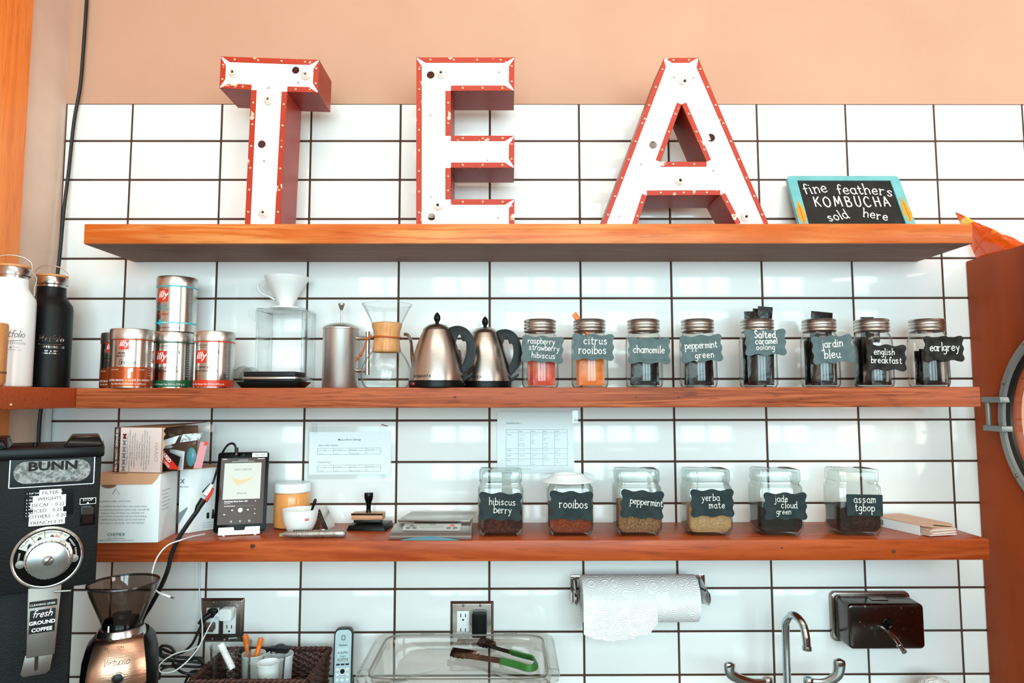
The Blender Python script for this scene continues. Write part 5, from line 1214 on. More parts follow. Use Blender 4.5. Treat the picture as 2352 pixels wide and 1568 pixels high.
MB().lathe([(dr_ - .005, .005), (dr_ - .005, .0054), (.0001, .0054)], 56, MD).build('dial_face', 'black_gloss', gr)
ri, ro = dr_*.55, dr_ - .007
def sector(a0, a1):
    pts = [(ro*math.cos(a0 + (a1 - a0)*i/8), ro*math.sin(a0 + (a1 - a0)*i/8)) for i in range(9)] + [(ri*math.cos(a1 + (a0 - a1)*i/8), ri*math.sin(a1 + (a0 - a1)*i/8)) for i in range(9)]
    return [(dc[0] + x, dc[1] + z) for x, z in pts]
SG = [(155, 125), (124, 99), (98, 66), (65, 48)]
for k_, (h_, l_) in enumerate(SG): MB().prism(sector(math.radians(l_), math.radians(h_)), -.0062, -.0056).build('dial_segment', 'dial_white', gr)
its = []
for tx, ad, rr, sz_ in (('REG. PERC', 140, .90, .0042), ('ELEC PERC', 112, .90, .0042), ('DRIP', 93, .90, .0042), ('AUTO DRIP', 75, .90, .0042), ('FINE', 56, .90, .0042)):
    a1 = math.radians(ad); its.append((tx, sz_, dc[0] + ro*rr*math.cos(a1), dc[1] + ro*rr*math.sin(a1), 'CENTER', {'rot': a1 - PI/2}))
lettering(its, 'ink_black', gr, M=Tm(0, -.0066, 0), name='dial_print')
its = []
for tx, ad in (('COARSE', 172), ('ESPRESSO', 33), ('TURKISH', 9)):
    a1 = math.radians(ad); its.append((tx, .0042, dc[0] + ro*.86*math.cos(a1), dc[1] + ro*.86*math.sin(a1), 'CENTER', {'rot': a1 - PI/2}))
lettering(its, 'print_white', gr, M=Tm(0, -.0060, 0), name='dial_print')
ic = MB()
for ad in (140, 112, 82):
    a1 = math.radians(ad); x_, z_ = dc[0] + ro*.74*math.cos(a1), dc[1] + ro*.74*math.sin(a1)
    ic.prism([(x_ - .004, z_ - .005), (x_ + .004, z_ - .005), (x_ + .003, z_ + .003), (x_ - .003, z_ + .003)], -.0066, -.0062).box(x_ + .0035, x_ + .006, -.0066, -.0062, z_ - .003, z_ + .001).box(x_ - .002, x_ + .002, -.0066, -.0062, z_ + .0035, z_ + .005)
ic.build('pot_icons', 'ink_black', gr)['kind'] = 'stuff'
a1 = math.radians(34); MB().prism(circ(.005, 8, dc[0] + ro*.72*math.cos(a1), dc[1] + ro*.72*math.sin(a1)), -.0066, -.0056).build('cup_icon', 'print_white', gr)
kr = dr_*.60; kx = GP(124, 1286)
MK = Tm(dc[0] + .002, -.0054, dc[1]) @ Rm(PI/2, 'X')
kv = MB(); n_ = 64
kv.lathe([(kr*1.12, 0), (kr*1.12, .004), (kr*1.02, .006)], 64, MK); kv.build('knob_skirt', 'dial_alloy', gr)
tk = MB(); tk.lathe([(kr, .004), (kr, .026), (kr*.96, .0285)], n_)
tk.v = [((v[0]*(1 + .018*(1 if i % 2 else -1)), v[1]*(1 + .018*(1 if i % 2 else -1)), v[2]) if v[2] < .027 else v) for i, v in enumerate(tk.v)]
tk.v = [tuple(MK @ Vector(v)) for v in tk.v]; tk.build('knob', 'dial_alloy', gr, smooth=20)
MB().lathe([(kr*.955, .0285), (kr*.9, .0292), (.0001, .0295)], 48, MK).build('knob_cap', 'dial_alloy', gr)
sc_ = MB().lathe([(.0095, .0292), (.0092, .0325), (.006, .0345), (.0001, .035)], 20, MK).build('knob_screw', 'screw_steel', gr)
MB().box(-.0085, .0085, -.0008, .0008, .0342, .0356, MK @ Rm(.9, 'Z')).build('screw_slot', 'hole_dark', sc_)
MB().prism([(dc[0] + .006, dc[1] + kr*1.04), (dc[0] + .018, dc[1] + kr*1.0), (dc[0] + .013, dc[1] + kr*1.22)], -.0074, -.0064).build('pointer', 'pointer_pink' if 'pointer_pink' in MATS else mat('pointer_pink', '#e0765f', .4), gr)
for ad in (190, -8):
    a1 = math.radians(ad); MB().lathe([(.008, .0054), (.0075, .0075), (.0001, .008)], 16, MD @ Tm(ro*.84*math.cos(a1), ro*.84*math.sin(a1), 0)).build('dial_screw', 'screw_steel', gr)
MCc = MG @ Tm(0, .0, 0)
c0 = GP(103, 1350, .0); cL = GP(64, 1352)[0]; cR = GP(142, 1346)[0]; zB = GP(95, 1500)[1]; zE = GP(85, 1538)[1]
chute = MB().add([(cL, -.004, c0[1] + .004), (cR, -.004, c0[1] + .004), (cR + .0, .026, c0[1] + .004), (cL, .026, c0[1] + .004), (cL + .004, -.018, zB), (cR - .006, -.018, zB), (cR - .006, .026, zB), (cL + .004, .026, zB)], [(0,3,2,1),(4,5,6,7),(0,1,5,4),(1,2,6,5),(2,3,7,6),(3,0,4,7)]).build('chute', 'rust_steel', gr, bevel=.002)
fz = lambda z: -.004 - .014*(c0[1] + .004 - z)/(c0[1] + .004 - zB) - .0006
def on_chute(name, m, x0, x1, z0, z1): return MB().add([(x0, fz(z0), z0), (x1, fz(z0), z0), (x1, fz(z1), z1), (x0, fz(z1), z1), (x0, fz(z0) - .0006, z0), (x1, fz(z0) - .0006, z0), (x1, fz(z1) - .0006, z1), (x0, fz(z1) - .0006, z1)], [(3,2,1,0),(4,5,6,7),(0,1,5,4),(1,2,6,5),(2,3,7,6),(3,0,4,7)]).build(name, m, gr)
cw = cR - cL; zc_ = c0[1] + .004; H_ = zc_ - zB
on_chute('lever_label', 'ink_black', cL + .004, cR - .006, zc_ - H_*.29, zc_ - H_*.20)
lettering([('CLEANING LEVER', .0052, (cL + cR)/2 - .002, zc_ - H_*.265)], 'print_white', gr, M=Tm(0, fz(zc_ - H_*.24) - .0012, 0), name='lever_print')
pl_ = on_chute('coffee_plate', 'black_gloss', cL + .006, cR - .008, zc_ - H_*.66, zc_ - H_*.33)
ms = MB(); chalk_text(ms, 'fresh', .0075, (cL + cR)/2 - .002, zc_ - H_*.43, fz(zc_ - H_*.43) - .0014, r=.0008, serif=False, shear=.3, sp=.9); ms.build('script_print', 'print_white', pl_)
lettering([('GROUND', .0096, (cL + cR)/2 - .001, zc_ - H_*.535, 'CENTER', {'bold': .0003})], 'print_white', pl_, M=Tm(0, fz(zc_ - H_*.53) - .0014, 0))
lettering([('COFFEE', .0096, (cL + cR)/2 - .001, zc_ - H_*.635, 'CENTER', {'bold': .0003})], 'print_white', pl_, M=Tm(0, fz(zc_ - H_*.62) - .0014, 0))
MB().tube([(cR - .012, -.008, zc_ - H_*.09), (cR + .016, -.014, zc_ - H_*.095)], .0022, 8).build('lever_pin', 'chrome', gr)
MB().prism([(cL - .004, zE), (cL + .001, zE - .006), (cR - .018, zE - .006), (cR - .012, zE), (cR - .008, zB + .004), (cL + .002, zB + .004)], -.012, -.010).build('chute_lip', 'rust_steel', gr, bevel=.0008)
MB().prism(rrect(.006, .028, .003, 4, (cL + cR)/2 - .007, (zB + zE)/2 + .002), -.0128, -.0119).build('lip_slot', 'hole_dark', gr)

# ---- conical burr grinder with smoked hopper
mat('copper_steel', '#b98f78', .26, metal=1., bump=.15, bscale=40, bstretch=(1, 1, 12))
c = at(284, 1338, .352)
bz = thing('burr_grinder', 'household burr grinder with smoked hopper and brushed metal front', 'grinder', (c.x, c.y, CTZ), rz=.42)
zt = c.z - CTZ
MB().lathe_open([(.040, zt - .085), (.0415, zt - .080), (.054, zt - .048), (.066, zt - .018), (.0705, zt), (.0685, zt), (.064, zt - .018), (.052, zt - .048), (.039, zt - .08)], 44).build('hopper', 'smoke_plastic', bz)
MB().lathe_open([(.0705, zt - .002), (.0725, zt), (.072, zt + .003), (.069, zt + .003), (.068, zt)], 44).build('hopper_rim', mat('smoke_dark', '#2c2623', .2), bz)
MB().lathe([(.038, zt - .098), (.0385, zt - .085), (.034, zt - .076), (.020, zt - .073), (.018, zt - .064), (.008, zt - .062), (.0001, zt - .062)], 36).build('burr_seat', 'black_gloss', bz)
MB().lathe([(.050, zt - .118), (.0475, zt - .102), (.044, zt - .093), (.040, zt - .091)], 40).build('grind_ring', 'steel', bz)
for a_, s_ in ((-.35, '↑'), (.1, '↑'), (.6, '↑')): lettering([(s_, .016, a_*.047, zt - .114)], 'ink_black', bz, wrap=.0492, name='ring_arrow')
MB().box(-.022, -.0195, -.0415, -.040, zt - .091, zt - .078).build('hopper_tab', 'print_white', bz)
def shell(name, m, w0, w1, d0, d1, z0, z1, z2, y0=0.):
    prof = [(1.0, z0), (1.0, z1), (.97, z1 + (z2 - z1)*.45), (.88, z1 + (z2 - z1)*.8), (.70, z2)]
    return MB().lathe(prof, 40, Tm(0, y0, 0), (w1, d1, 3.2)).build(name, m, bz)
shell('housing', 'black_plastic', .07, .0745, .07, .085, .0, zt - .195, zt - .112, .018)
vs = []; fs = []; nu, nv = 14, 10; z0, z1 = zt - .195, zt - .106
for j in range(nv + 1):
    v = j/nv
    for i in range(nu + 1):
        u = i/nu*2 - 1; wx = .056 - .012*v**2
        yy = -.070 - .012*(1 - u*u) + .030*v**2.4
        vs.append((u*wx, yy, z0 + (z1 - z0)*v - .012*(1 - v)*(1 - u*u)*0 + (.010*(u) * 0)))
for j in range(nv):
    for i in range(nu): fs.append((j*(nu+1)+i, j*(nu+1)+i+1, (j+1)*(nu+1)+i+1, (j+1)*(nu+1)+i))
o = len(vs); vs += [(x, y + .03, z) for x, y, z in vs[:o]]; nb = nu + 1
fs += [tuple(reversed([q + o for q in f])) for f in fs]
for i in range(nu): fs += [(i + 1, i, o + i, o + i + 1), (nv*nb + i, nv*nb + i + 1, o + nv*nb + i + 1, o + nv*nb + i)]
for j in range(nv): fs += [(j*nb, (j+1)*nb, o + (j+1)*nb, o + j*nb), ((j+1)*nb + nu, j*nb + nu, o + j*nb + nu, o + (j+1)*nb + nu)]
MB().add(vs, fs).build('front_panel', 'copper_steel', bz, smooth=60)
ms = MB(); chalk_text(ms, 'Virtuoso', .0085, 0, z0 + .047, -.0815, r=.0004, serif=False, shear=.3, sp=.78); ms.build('script_print', 'ink_black', bz)
lettering([('H', .008, -.020, z1 - .012), ('ON', .008, .006, z1 - .012)], 'ink_black', bz, M=Tm(0, -.0715, 0), name='mark_print')
MB().lathe([(.0125, .0), (.0125, .002), (.0105, .003), (.0100, .0012), (.0001, .0018)], 28, Tm(.004, -.082, z0 + .020) @ Rm(PI/2, 'X')).build('pulse_ring', 'steel', bz)
MB().lathe([(.0098, .0012), (.008, .0028), (.0001, .0032)], 28, Tm(.004, -.082, z0 + .020) @ Rm(PI/2, 'X')).build('pulse_button', 'black_rubber', bz)
MB().lathe([(.92, .02), (1, .024), (1, z0 - .004), (.9, z0)], 36, Tm(0, -.035, 0), (.05, .036, 4)).build('grounds_bin', 'smoke_plastic', bz)

# ---- wall outlets
mat('outlet_white', '#f0efec', .35); mat('plate_steel', '#a2968e', .3, metal=1., bump=.2, bscale=30, bstretch=(12, 1, 1))
def outlet(label, px, py, m_top=True):
    p = at(px, py, 0); t = thing('wall_outlet', label, 'outlet', (p.x, -.0004, p.z)); w, h = .1185, .1165
    MB().add([(-w/2, 0, -h/2), (w/2, 0, -h/2), (w/2, 0, h/2), (-w/2, 0, h/2), (-w/2 + .007, -.006, -h/2 + .007), (w/2 - .007, -.006, -h/2 + .007), (w/2 - .007, -.006, h/2 - .007), (-w/2 + .007, -.006, h/2 - .007)],
             [(0,1,2,3),(7,6,5,4),(4,5,1,0),(5,6,2,1),(6,7,3,2),(7,4,0,3)]).build('plate', 'plate_steel', t, bevel=.0008)
    for x_ in (-.0235, .0225):
        r_ = MB().box(x_ - .0168, x_ + .0168, -.0085, -.004, -.034, .034).build('receptacle', 'outlet_white', t, bevel=.0008)
        for z_ in (.019, -.019):
            for k_ in (-1, 1): MB().box(x_ + k_*.0062 - .0011, x_ + k_*.0062 + .0011, -.0092, -.0084, z_ - .001, z_ + .008).build('slot', 'hole_dark', r_)
            MB().lathe([(.0026, .0084), (.0026, .0092)], 10, Tm(x_, 0, z_ - .008) @ Rm(PI/2, 'X')).build('slot', 'hole_dark', r_)
        for z_ in (.048, -.048): MB().sphere((x_, -.0062, z_), 1, 10, 6, sz=(.0036, .0022, .0036)).build('plate_screw', 'screw_steel', t)
    return t
o1 = outlet('steel outlet plate with a black plug and white charger in it', 511, 1423)
o2 = outlet('steel outlet plate with one black adapter above the clear tub', 1084, 1430)
p = at(1102, 1425, 0)
t = thing('power_adapter', 'black block power adapter plugged into the right outlet', 'adapter', (p.x + .0, -.0098, p.z))
MB().prism(rrect(.0385, .064, .005, 3), -.030, 0).build('block', 'black_plastic', t, bevel=.002)
p = at(524, 1404, .012)
t = thing('usb_charger', 'small white cube charger plugged into the left outlet', 'charger', (p.x + .003, -.0098, p.z - .001))
MB().prism(rrect(.0325, .030, .006, 4), -.030, 0).build('cube', 'white_gloss', t, bevel=.003)
MB().box(-.022, -.009, -.034, -.028, -.004, .004).build('usb_plug', 'white_plastic', t, bevel=.001)
p = at(487, 1408, .02)
t = thing('power_plug', 'black angled plug in the upper left outlet socket', 'plug', (p.x, -.0098, p.z))
MB().prism(rrect(.024, .022, .005, 3), -.014, 0).build('plug_head', 'black_rubber', t, bevel=.002)
MB().tube([(-.002, -.014, -.001), (-.012, -.021, -.007), (-.020, -.025, -.014), (-.026, -.028, -.022)], [.009, .0078, .006, .0048], 12).build('strain_relief', 'black_rubber', t)
p = at(480, 1440, .02)
t = thing('power_plug', 'translucent grey plug in the lower left outlet socket', 'plug', (p.x + .001, -.0098, p.z))
MB().prism(rrect(.026, .022, .006, 3), -.014, 0).build('plug_head', 'smoke_plastic', t, bevel=.003)
MB().tube([(-.006, -.014, -.002), (-.016, -.02, -.008), (-.021, -.024, -.018)], [.0085, .0065, .005], 12).build('strain_relief', 'smoke_plastic', t)
# ---- cords
def cord(name, label, cat, pts, r, m, k=6): return tag(MB().tube(cr(pts, k), r, 8).build(name, m, None), label, cat)
tt = at(543, 1040, .135)
cord('audio_cable', 'black audio cable looping over the tablet top', 'cable', [at(541, 1043, .143), at(541, 1026, .143), at(534, 1018, .138), at(522, 1023, .12), at(510, 1042, .105), at(498, 1080, .10), at(492, 1100, .12), at(487, 1112, .165)], .0028, 'black_rubber')
p0 = at(543, 1046, .146)
t = thing('audio_plug', 'black audio jack standing in the tablet top edge', 'plug', at(543, 1043, .143))
MB().tube([(0, 0, .002), (0, .001, .017)], [.0048, .0042], 12).build('sleeve', 'black_rubber', t)
MB().tube([(0, 0, -.001), (0, 0, .003)], .0022, 8).build('jack_pin', 'bamboo', t)
rc = thing('phono_connector', 'white and red phono plugs joined to a black splitter before the carton', 'connector', at(478, 1130, .215))
L_ = lambda x, y, d: at(x, y, d) - Vector(rc.location)
MB().tube([L_(486, 1114, .20), L_(479, 1126, .215), L_(470, 1138, .225)], [.0042, .0052, .0058], 12).build('white_plug', 'white_plastic', rc)
MB().tube([L_(488, 1122, .20), L_(483, 1134, .215), L_(472, 1152, .225)], [.0038, .0045, .0045], 12).build('red_plug', 'red_label', rc)
MB().tube([L_(468, 1146, .226), L_(456, 1164, .232), L_(450, 1178, .236)], [.0085, .0075, .005], 12).build('splitter_body', 'black_rubber', rc)
cord('audio_cable', 'thick black cable hanging over the lower shelf front past the hopper', 'cable', [at(450, 1177, .238), at(430, 1205, .245), at(410, 1236, .250), at(395, 1270, .252), at(385, 1310, .252), at(368, 1350, .25), at(345, 1392, .24), at(328, 1420, .225), at(318, 1450, .205), at(312, 1490, .2), at(306, 1560, .2)], .0052, 'black_rubber')
cord('usb_cable', 'white usb cable hanging over the shelf edge with a loose plug', 'cable', [at(470, 1226, 0.170), at(440, 1232, 0.220), at(415, 1240, 0.259), at(385, 1252, 0.266), at(362, 1278, 0.270), at(350, 1312, 0.272), at(350, 1336, 0.272), at(356, 1352, 0.272), at(364, 1360, 0.272)], .0016, 'white_plastic')
t = thing('usb_plug', 'loose white micro usb plug dangling above the hopper', 'plug', at(366, 1361, .272)); L_ = lambda x, y: at(x, y, .272) - Vector(t.location)
MB().tube([L_(364, 1360), L_(373, 1364)], .0024, 8).build('strain_relief', 'white_plastic', t)
MB().tube([L_(373, 1364), L_(392, 1371)], .0052, 4, flat=.6).build('shell', 'white_gloss', t, bevel=.0006)
MB().tube([L_(392, 1371), L_(399, 1373)], .0036, 4, flat=.6).build('metal_tip', 'screw_steel', t)
cord('usb_cable', 'thin white cable dropping from the lower shelf behind the left outlet', 'cable', [at(459, 1285, 0.012), at(457, 1330, 0.010), at(459, 1375, 0.012), at(463, 1420, 0.046), at(465, 1445, 0.062), at(461, 1478, 0.090), at(440, 1490, 0.140), at(400, 1502, 0.180), at(372, 1520, 0.210), at(364, 1536, 0.220), at(378, 1545, 0.220), at(410, 1535, 0.210), at(450, 1495, 0.170), at(480, 1440, 0.095), at(494, 1415, 0.090), at(504, 1405, 0.089)], .0016, 'white_plastic')
cord('power_cable', 'black power cord running from the left outlet into a coil', 'cable', [at(466, 1428, .040), at(455, 1450, .045), at(440, 1480, .05), at(415, 1500, .06), at(392, 1498, .07), at(372, 1490, .08), at(372, 1502, .09), at(400, 1508, .08), at(440, 1510, .07), at(465, 1512, .06), at(462, 1530, .07), at(430, 1530, .08), at(395, 1530, .09), at(370, 1528, .10), at(374, 1518, .10), at(420, 1518, .08), at(468, 1524, .06), at(470, 1540, .06), at(440, 1542, .07), at(425, 1568, .08)], .0033, 'black_rubber')
cord('power_cable', 'second black cord winding through the coil behind the burr grinder', 'cable', [at(462, 1455, 0.036), at(452, 1490, 0.066), at(430, 1516, 0.106), at(396, 1516, 0.116), at(368, 1504, 0.131), at(370, 1484, 0.131), at(392, 1486, 0.126), at(404, 1506, 0.126), at(398, 1524, 0.136), at(420, 1544, 0.146), at(455, 1545, 0.136), at(472, 1530, 0.116), at(450, 1512, 0.111), at(410, 1525, 0.121), at(372, 1536, 0.141), at(365, 1560, 0.146)], .0033, 'black_rubber')

# ---- cordless phone
p = at(787, 1500, .10); phh = .19
ph = thing('cordless_phone', 'silver cordless phone standing upright in its black cradle', 'phone', (p.x, -.10, 1.093 - .122), rz=.12)
mat('phone_silver', '#a9bcc0', .35, metal=.4); mat('lcd', '#b9d3d6', .3); mat('key_white', '#dfe6e6', .35)
Mp_ = Rm(-.10, 'X')
MB().prism(rrect(.0475, phh, .014, 5, 0, phh/2 - .04), 0, .024, Mp_).build('handset', 'black_plastic', ph, bevel=.004)
MB().prism(rrect(.0415, phh - .006, .012, 5, 0, phh/2 - .04), -.0014, .0, Mp_).build('face_plate', 'phone_silver', ph)
Mq = Mp_ @ Tm(0, -.0016, 0)
MB().prism(rrect(.029, .034, .002, 2, 0, .087), -.0006, 0, Mq).build('display', 'lcd', ph)
lettering([('4:42PM', .0085, -.001, .089), ('Aug 6', .0065, 0, .0815), ], 'ink_black', ph, M=Mq @ Tm(0, -.0009, 0), name='display_print')
MB().box(-.013, .013, -.0009, -.0006, .0715, .0785, Mq).build('status_bar', 'ink_grey', ph)
lettering([('Charging', .0055, 0, .0733)], 'print_white', ph, M=Mq @ Tm(0, -.0012, 0), name='status_print')
lettering([('Panasonic', .0052, 0, .1085, 'CENTER', {'bold': .0001})], 'ink_black', ph, M=Mq @ Tm(0, -.0004, 0), name='brand_print')
MB().prism([rrect(.0105, .013, .004, 4, 0, .128), rrect(.006, .008, .002, 4, 0, .128)], -.001, 0, Mq).build('earpiece', 'button_grey', ph)
for i in range(3): MB().box(-.016 + i*.0115, -.007 + i*.0115, -.0015, 0, .062, .0655, Mq).build('soft_key', 'black_plastic', ph, bevel=.0005)
MB().prism(circ(.0088, 20, 0, .0475), -.0018, 0, Mq).build('navigation_ring', 'key_white', ph); MB().prism(circ(.006, 20, 0, .0475), -.0026, -.0016, Mq).build('navigation_pad', 'black_plastic', ph)
for r_ in range(6):
    for i in range(3):
        if r_ < 2 and i == 1: continue
        MB().prism(rrect(.008, .0065, .0015, 2, -.0125 + .0125*i, .0525 - r_*.0125), -.0016, 0, Mq).build('key', 'key_white', ph)
MB().prism(rrect(.052, .085, .012, 4, 0, -.022), .026, .05, Rm(-.05, 'X')).build('cradle_back', 'black_plastic', ph, bevel=.004)
MB().box(-.026, .026, -.022, .055, -.0705, -.030).build('cradle', 'black_plastic', ph, bevel=.005)

# ---- wicker basket with cups and markers
mat('wicker', '#4a271d', .5, color2='#34180f', cscale=60, clo=.4, chi=.6)
bx0, bx1, by0, by1, bzr = -.689, -.4155, -.258, -.056, 1.0585
bk = thing('wicker_basket', 'dark brown wicker basket holding cups and markers', 'basket', ((bx0 + bx1)/2, (by0 + by1)/2, CTZ))
hx_, hy_, HB = (bx1 - bx0)/2, (by1 - by0)/2, bzr - CTZ
def ringpt(u, f):
    pts = [(hx_*f, -hy_*f), (hx_*f, hy_*f), (-hx_*f, hy_*f), (-hx_*f, -hy_*f)]
    L4 = [2*hy_, 2*hx_, 2*hy_, 2*hx_]; tot = sum(L4); s_ = (u % 1)*tot
    for i in range(4):
        if s_ <= L4[i]: t_ = s_/L4[i]; a_, b_ = pts[i], pts[(i+1) % 4]; return Vector((a_[0] + (b_[0]-a_[0])*t_, a_[1] + (b_[1]-a_[1])*t_, 0)), (Vector((b_[0]-a_[0], b_[1]-a_[1], 0))).normalized()
        s_ -= L4[i]
    return Vector((pts[0][0], pts[0][1], 0)), Vector((0, 1, 0))
wv = MB(); NS = 64
for r_ in range(22):
    z_ = .004 + r_*(HB - .012)/21; f = .93 + .07*z_/HB; pts = []
    for i in range(NS*2 + 1):
        p_, tn = ringpt(i/(NS*2), f); nrm = Vector((tn.y, -tn.x, 0)); pts.append(p_ + nrm*(.0026*(1 if (i + r_*2) % 4 < 2 else -1)) + Vector((0, 0, z_)))
    wv.tube(pts, .0030, 5, False)
wv.build('weave', 'wicker', bk, smooth=70)['kind'] = 'stuff'
sk = MB()
for i in range(NS):
    a_, _ = ringpt((i + .25)/NS, .93); b_, _ = ringpt((i + .25)/NS, 1.0); sk.tube([a_ + Vector((0, 0, .002)), b_ + Vector((0, 0, HB - .003))], .0018, 5)
sk.build('stakes', 'wicker', bk)['kind'] = 'stuff'
rm = MB()
for ph_ in (0, PI):
    pts = []
    for i in range(241):
        p_, tn = ringpt(i/240, 1.0); nrm = Vector((tn.y, -tn.x, 0)); an = i*.9 + ph_; pts.append(p_ + nrm*(.0034*math.cos(an)) + Vector((0, 0, HB + .0034*math.sin(an))))
    rm.tube(pts, .0040, 6, False)
rm.build('braided_rim', 'wicker', bk, smooth=80)
MB().box(-hx_*.93, hx_*.93, -hy_*.93, hy_*.93, .001, .006).build('bottom', 'wicker', bk)
def cup_at(name, label, cat, px, py, d, rpx, zrim_py, m, hgt, rim=True, grp=None, tap=.80, tilt=0., inner=None):
    p_ = at(px, py, d); hgt = p_.z - CTZ - (.0075 if hgt > .08 else .0125); s_ = scl(d); R_ = rpx/s_; t_ = thing(name, label, cat, (p_.x, p_.y, p_.z - hgt), group=grp)
    MB().lathe_open([(.0001, .001), (R_*tap, .0), (R_*(tap + .02), .002), (R_*.985, hgt - .004), (R_*.965, hgt - .004), (R_*tap*.97, .003), (.0001, .003)], 36).build('cup_wall', m, t_)
    if rim: MB().lathe_open([(R_*.975, hgt - .005), (R_*1.02, hgt - .004), (R_*1.035, hgt - .001), (R_*1.01, hgt + .001), (R_*.97, hgt), (R_*.975, hgt - .005)], 36).build('rolled_rim', m, t_)
    return t_
cup_at('plastic_cup', 'large clear plastic cup at the back left of the basket', 'cup', 531, 1478, .189, 43, 0, 'clear_glass', .12, grp='cups in the wicker basket')
cup_at('plastic_cup', 'shorter clear plastic cup at the front of the basket', 'cup', 613, 1512, .192, 39, 0, 'clear_glass', .10, grp='cups in the wicker basket')
cup_at('paper_cup', 'white paper cup between the two clear cups in the basket', 'cup', 583, 1500, .100, 25, 0, 'white_card', .10, grp='cups in the wicker basket')
t = cup_at('paper_cup', 'white sample cup nested inside the front clear cup', 'cup', 617, 1521, .193, 24, 0, 'white_card', .075, grp='cups in the wicker basket')
t = cup_at('paper_cup', 'white paper cup of black clips at the right of the basket', 'cup', 641, 1502, .105, 30, 0, 'white_card', .10, grp='cups in the wicker basket')
mat('marker_orange', '#f07a1c', .35)
def stick(name, label, cat, a, b, r, m, capm=None):
    a, b = Vector(a), Vector(b); t_ = thing(name, label, cat, a); v = b - a
    MB().tube([(0, 0, 0), v*.97, v], [r, r, r*.85], 14).build('barrel', m, t_)
    if capm: MB().tube([v*.72, v*.75, v*.99, v*1.01], [r, r*1.12, r*1.1, r*.8], 14).build('cap', capm, t_)
    return t_
stick('highlighter', 'orange highlighter standing upright behind the large clear cup', 'marker', at(576, 1530, .106), at(563, 1458, .098), .0068, 'marker_orange', 'marker_orange')
stick('highlighter', 'orange highlighter leaning right above the basket cups', 'marker', at(584, 1525, .104), at(600, 1465, .09), .0060, 'marker_orange', 'marker_orange')
stick('marker_pen', 'white marker pen leaning inside the large clear cup', 'marker', at(534, 1535, .189), at(506, 1478, .185), .0078, 'white_gloss', 'white_plastic')
t = thing('binder_clip', 'black rubbery clip lying over the right paper cup', 'clip', at(643, 1493, .105))
pts = []
for i in range(24):
    a_ = 2*PI*i/24; rr = 1 + .18*math.sin(a_*5); pts.append((.028*math.cos(a_)*rr, .010*math.sin(a_)*rr + .004))
MB().prism(pts, -.008, .006).build('clip_body', 'black_rubber', t, bevel=.001)
lettering([('SE', .010, 0, -.008, 'CENTER')], 'print_white', t, M=Tm(-.012, -.0086, .0) @ Rm(.3, 'Y'))
mb = MB()
for i in range(9):
    M_ = Tm(at(531, 1478, .189).x + random.uniform(-.018, .018), -.189 + random.uniform(-.02, .02), at(531, 1478, .189).z - .114 + .008*(i % 4)) @ Rm(random.uniform(0, 3), 'Z') @ Rm(random.uniform(-.5, .5), 'X'); mb.box(-.012, .012, -.007, .007, -.002, .002, M_)
tag(mb.build('plastic_clips', 'clear_glass', None), 'heap of small clear plastic pieces inside the large clear cup', 'plastic pieces', kind='stuff')

# ---- clear food tub with lid, and tongs
fx0, fx1, fy0, fy1, fz_ = -.293, .168, -.336, -.028, 1.0895
tub = thing('food_tub', 'clear plastic food storage tub with lid on the counter', 'tub', ((fx0 + fx1)/2, (fy0 + fy1)/2, CTZ)); hx_, hy_ = (fx1 - fx0)/2, (fy1 - fy0)/2; hz_ = fz_ - CTZ
sq = (hx_, hy_, 10)
MB().lathe_open([(.0001, .003), (.80, .003), (.83, .0), (.86, .004), (.925, hz_ - .012), (.93, hz_ - .010), (1.0, hz_ - .010), (1.0, hz_ - .006)], 72, None, sq).build('tub_wall', 'poly_clear', tub)
MB().lathe_open([(1.005, hz_ - .010), (1.012, hz_ - .004), (1.006, hz_ - .0005), (.985, hz_), (.90, hz_), (.885, hz_ - .003), (.875, hz_ - .016), (.86, hz_ - .0185), (.0001, hz_ - .0185)], 72, None, sq).build('lid', 'poly_clear', tub)
MB().lathe_open([(.90, hz_ + .0003), (.895, hz_ + .0012), (.885, hz_ + .0006), (.885, hz_ - .003), (.90, hz_ + .0003)], 72, None, sq).build('lid_bead', mat('poly_edge', '#b5aca4', .2, trans=.6), tub)
for x_, y_ in ((-.13, -hy_*.94), (.13, -hy_*.94), (-.10, hy_*.94), (.12, hy_*.94)): MB().box(x_ - .018, x_ + .018, y_ - .002, y_ + .002, hz_, hz_ + .0012).build('lid_tab', 'milky', tub)
tz_ = fz_ - .0185 + .0012
a0 = onz(1060, 1505, tz_); 
tg = thing('serving_tongs', 'metal serving tongs with green grips lying on the clear tub', 'tongs', onz(1225, 1534, tz_), rz=0.)
O = Vector(tg.location); mat('grip_green', '#2f6b2c', .4, bump=.1, bscale=60); mat('tong_steel', '#5c4a42', .3, metal=.9, color2='#3a2a24', cscale=40)
def V_(px, py, lift): q = onz(px, py, tz_ + lift); return q - O
def blade(pa, pb, pc, w0, w1, nm, m, th=.0016, lift=0.):
    pass
def strip(pts, ws, name, m, th=.002):
    """flat bar along pts standing on edge a little, width given per point"""
    vs = []; fs = []
    for i, p_ in enumerate(pts):
        t_ = (pts[min(i+1, len(pts)-1)] - pts[max(i-1, 0)]).normalized(); sd = Vector((0, 0, 1)).cross(t_).normalized()*.5 + Vector((0, 0, 1))*.86
        nn = t_.cross(sd).normalized()*th/2
        for w_ in (-1, 1):
            for k_ in (-1, 1): vs.append(p_ + sd*(w_*ws[i]/2) + nn*k_)
    for i in range(len(pts) - 1):
        a_, b_ = i*4, (i+1)*4
        fs += [(a_, b_, b_+1, a_+1), (a_+2, a_+3, b_+3, b_+2), (a_, a_+2, b_+2, b_), (a_+1, b_+1, b_+3, a_+3)]
    fs += [(0, 1, 3, 2), (len(vs)-4, len(vs)-2, len(vs)-1, len(vs)-3)]
    return MB().add(vs, fs).build(name, m, tg, smooth=30)
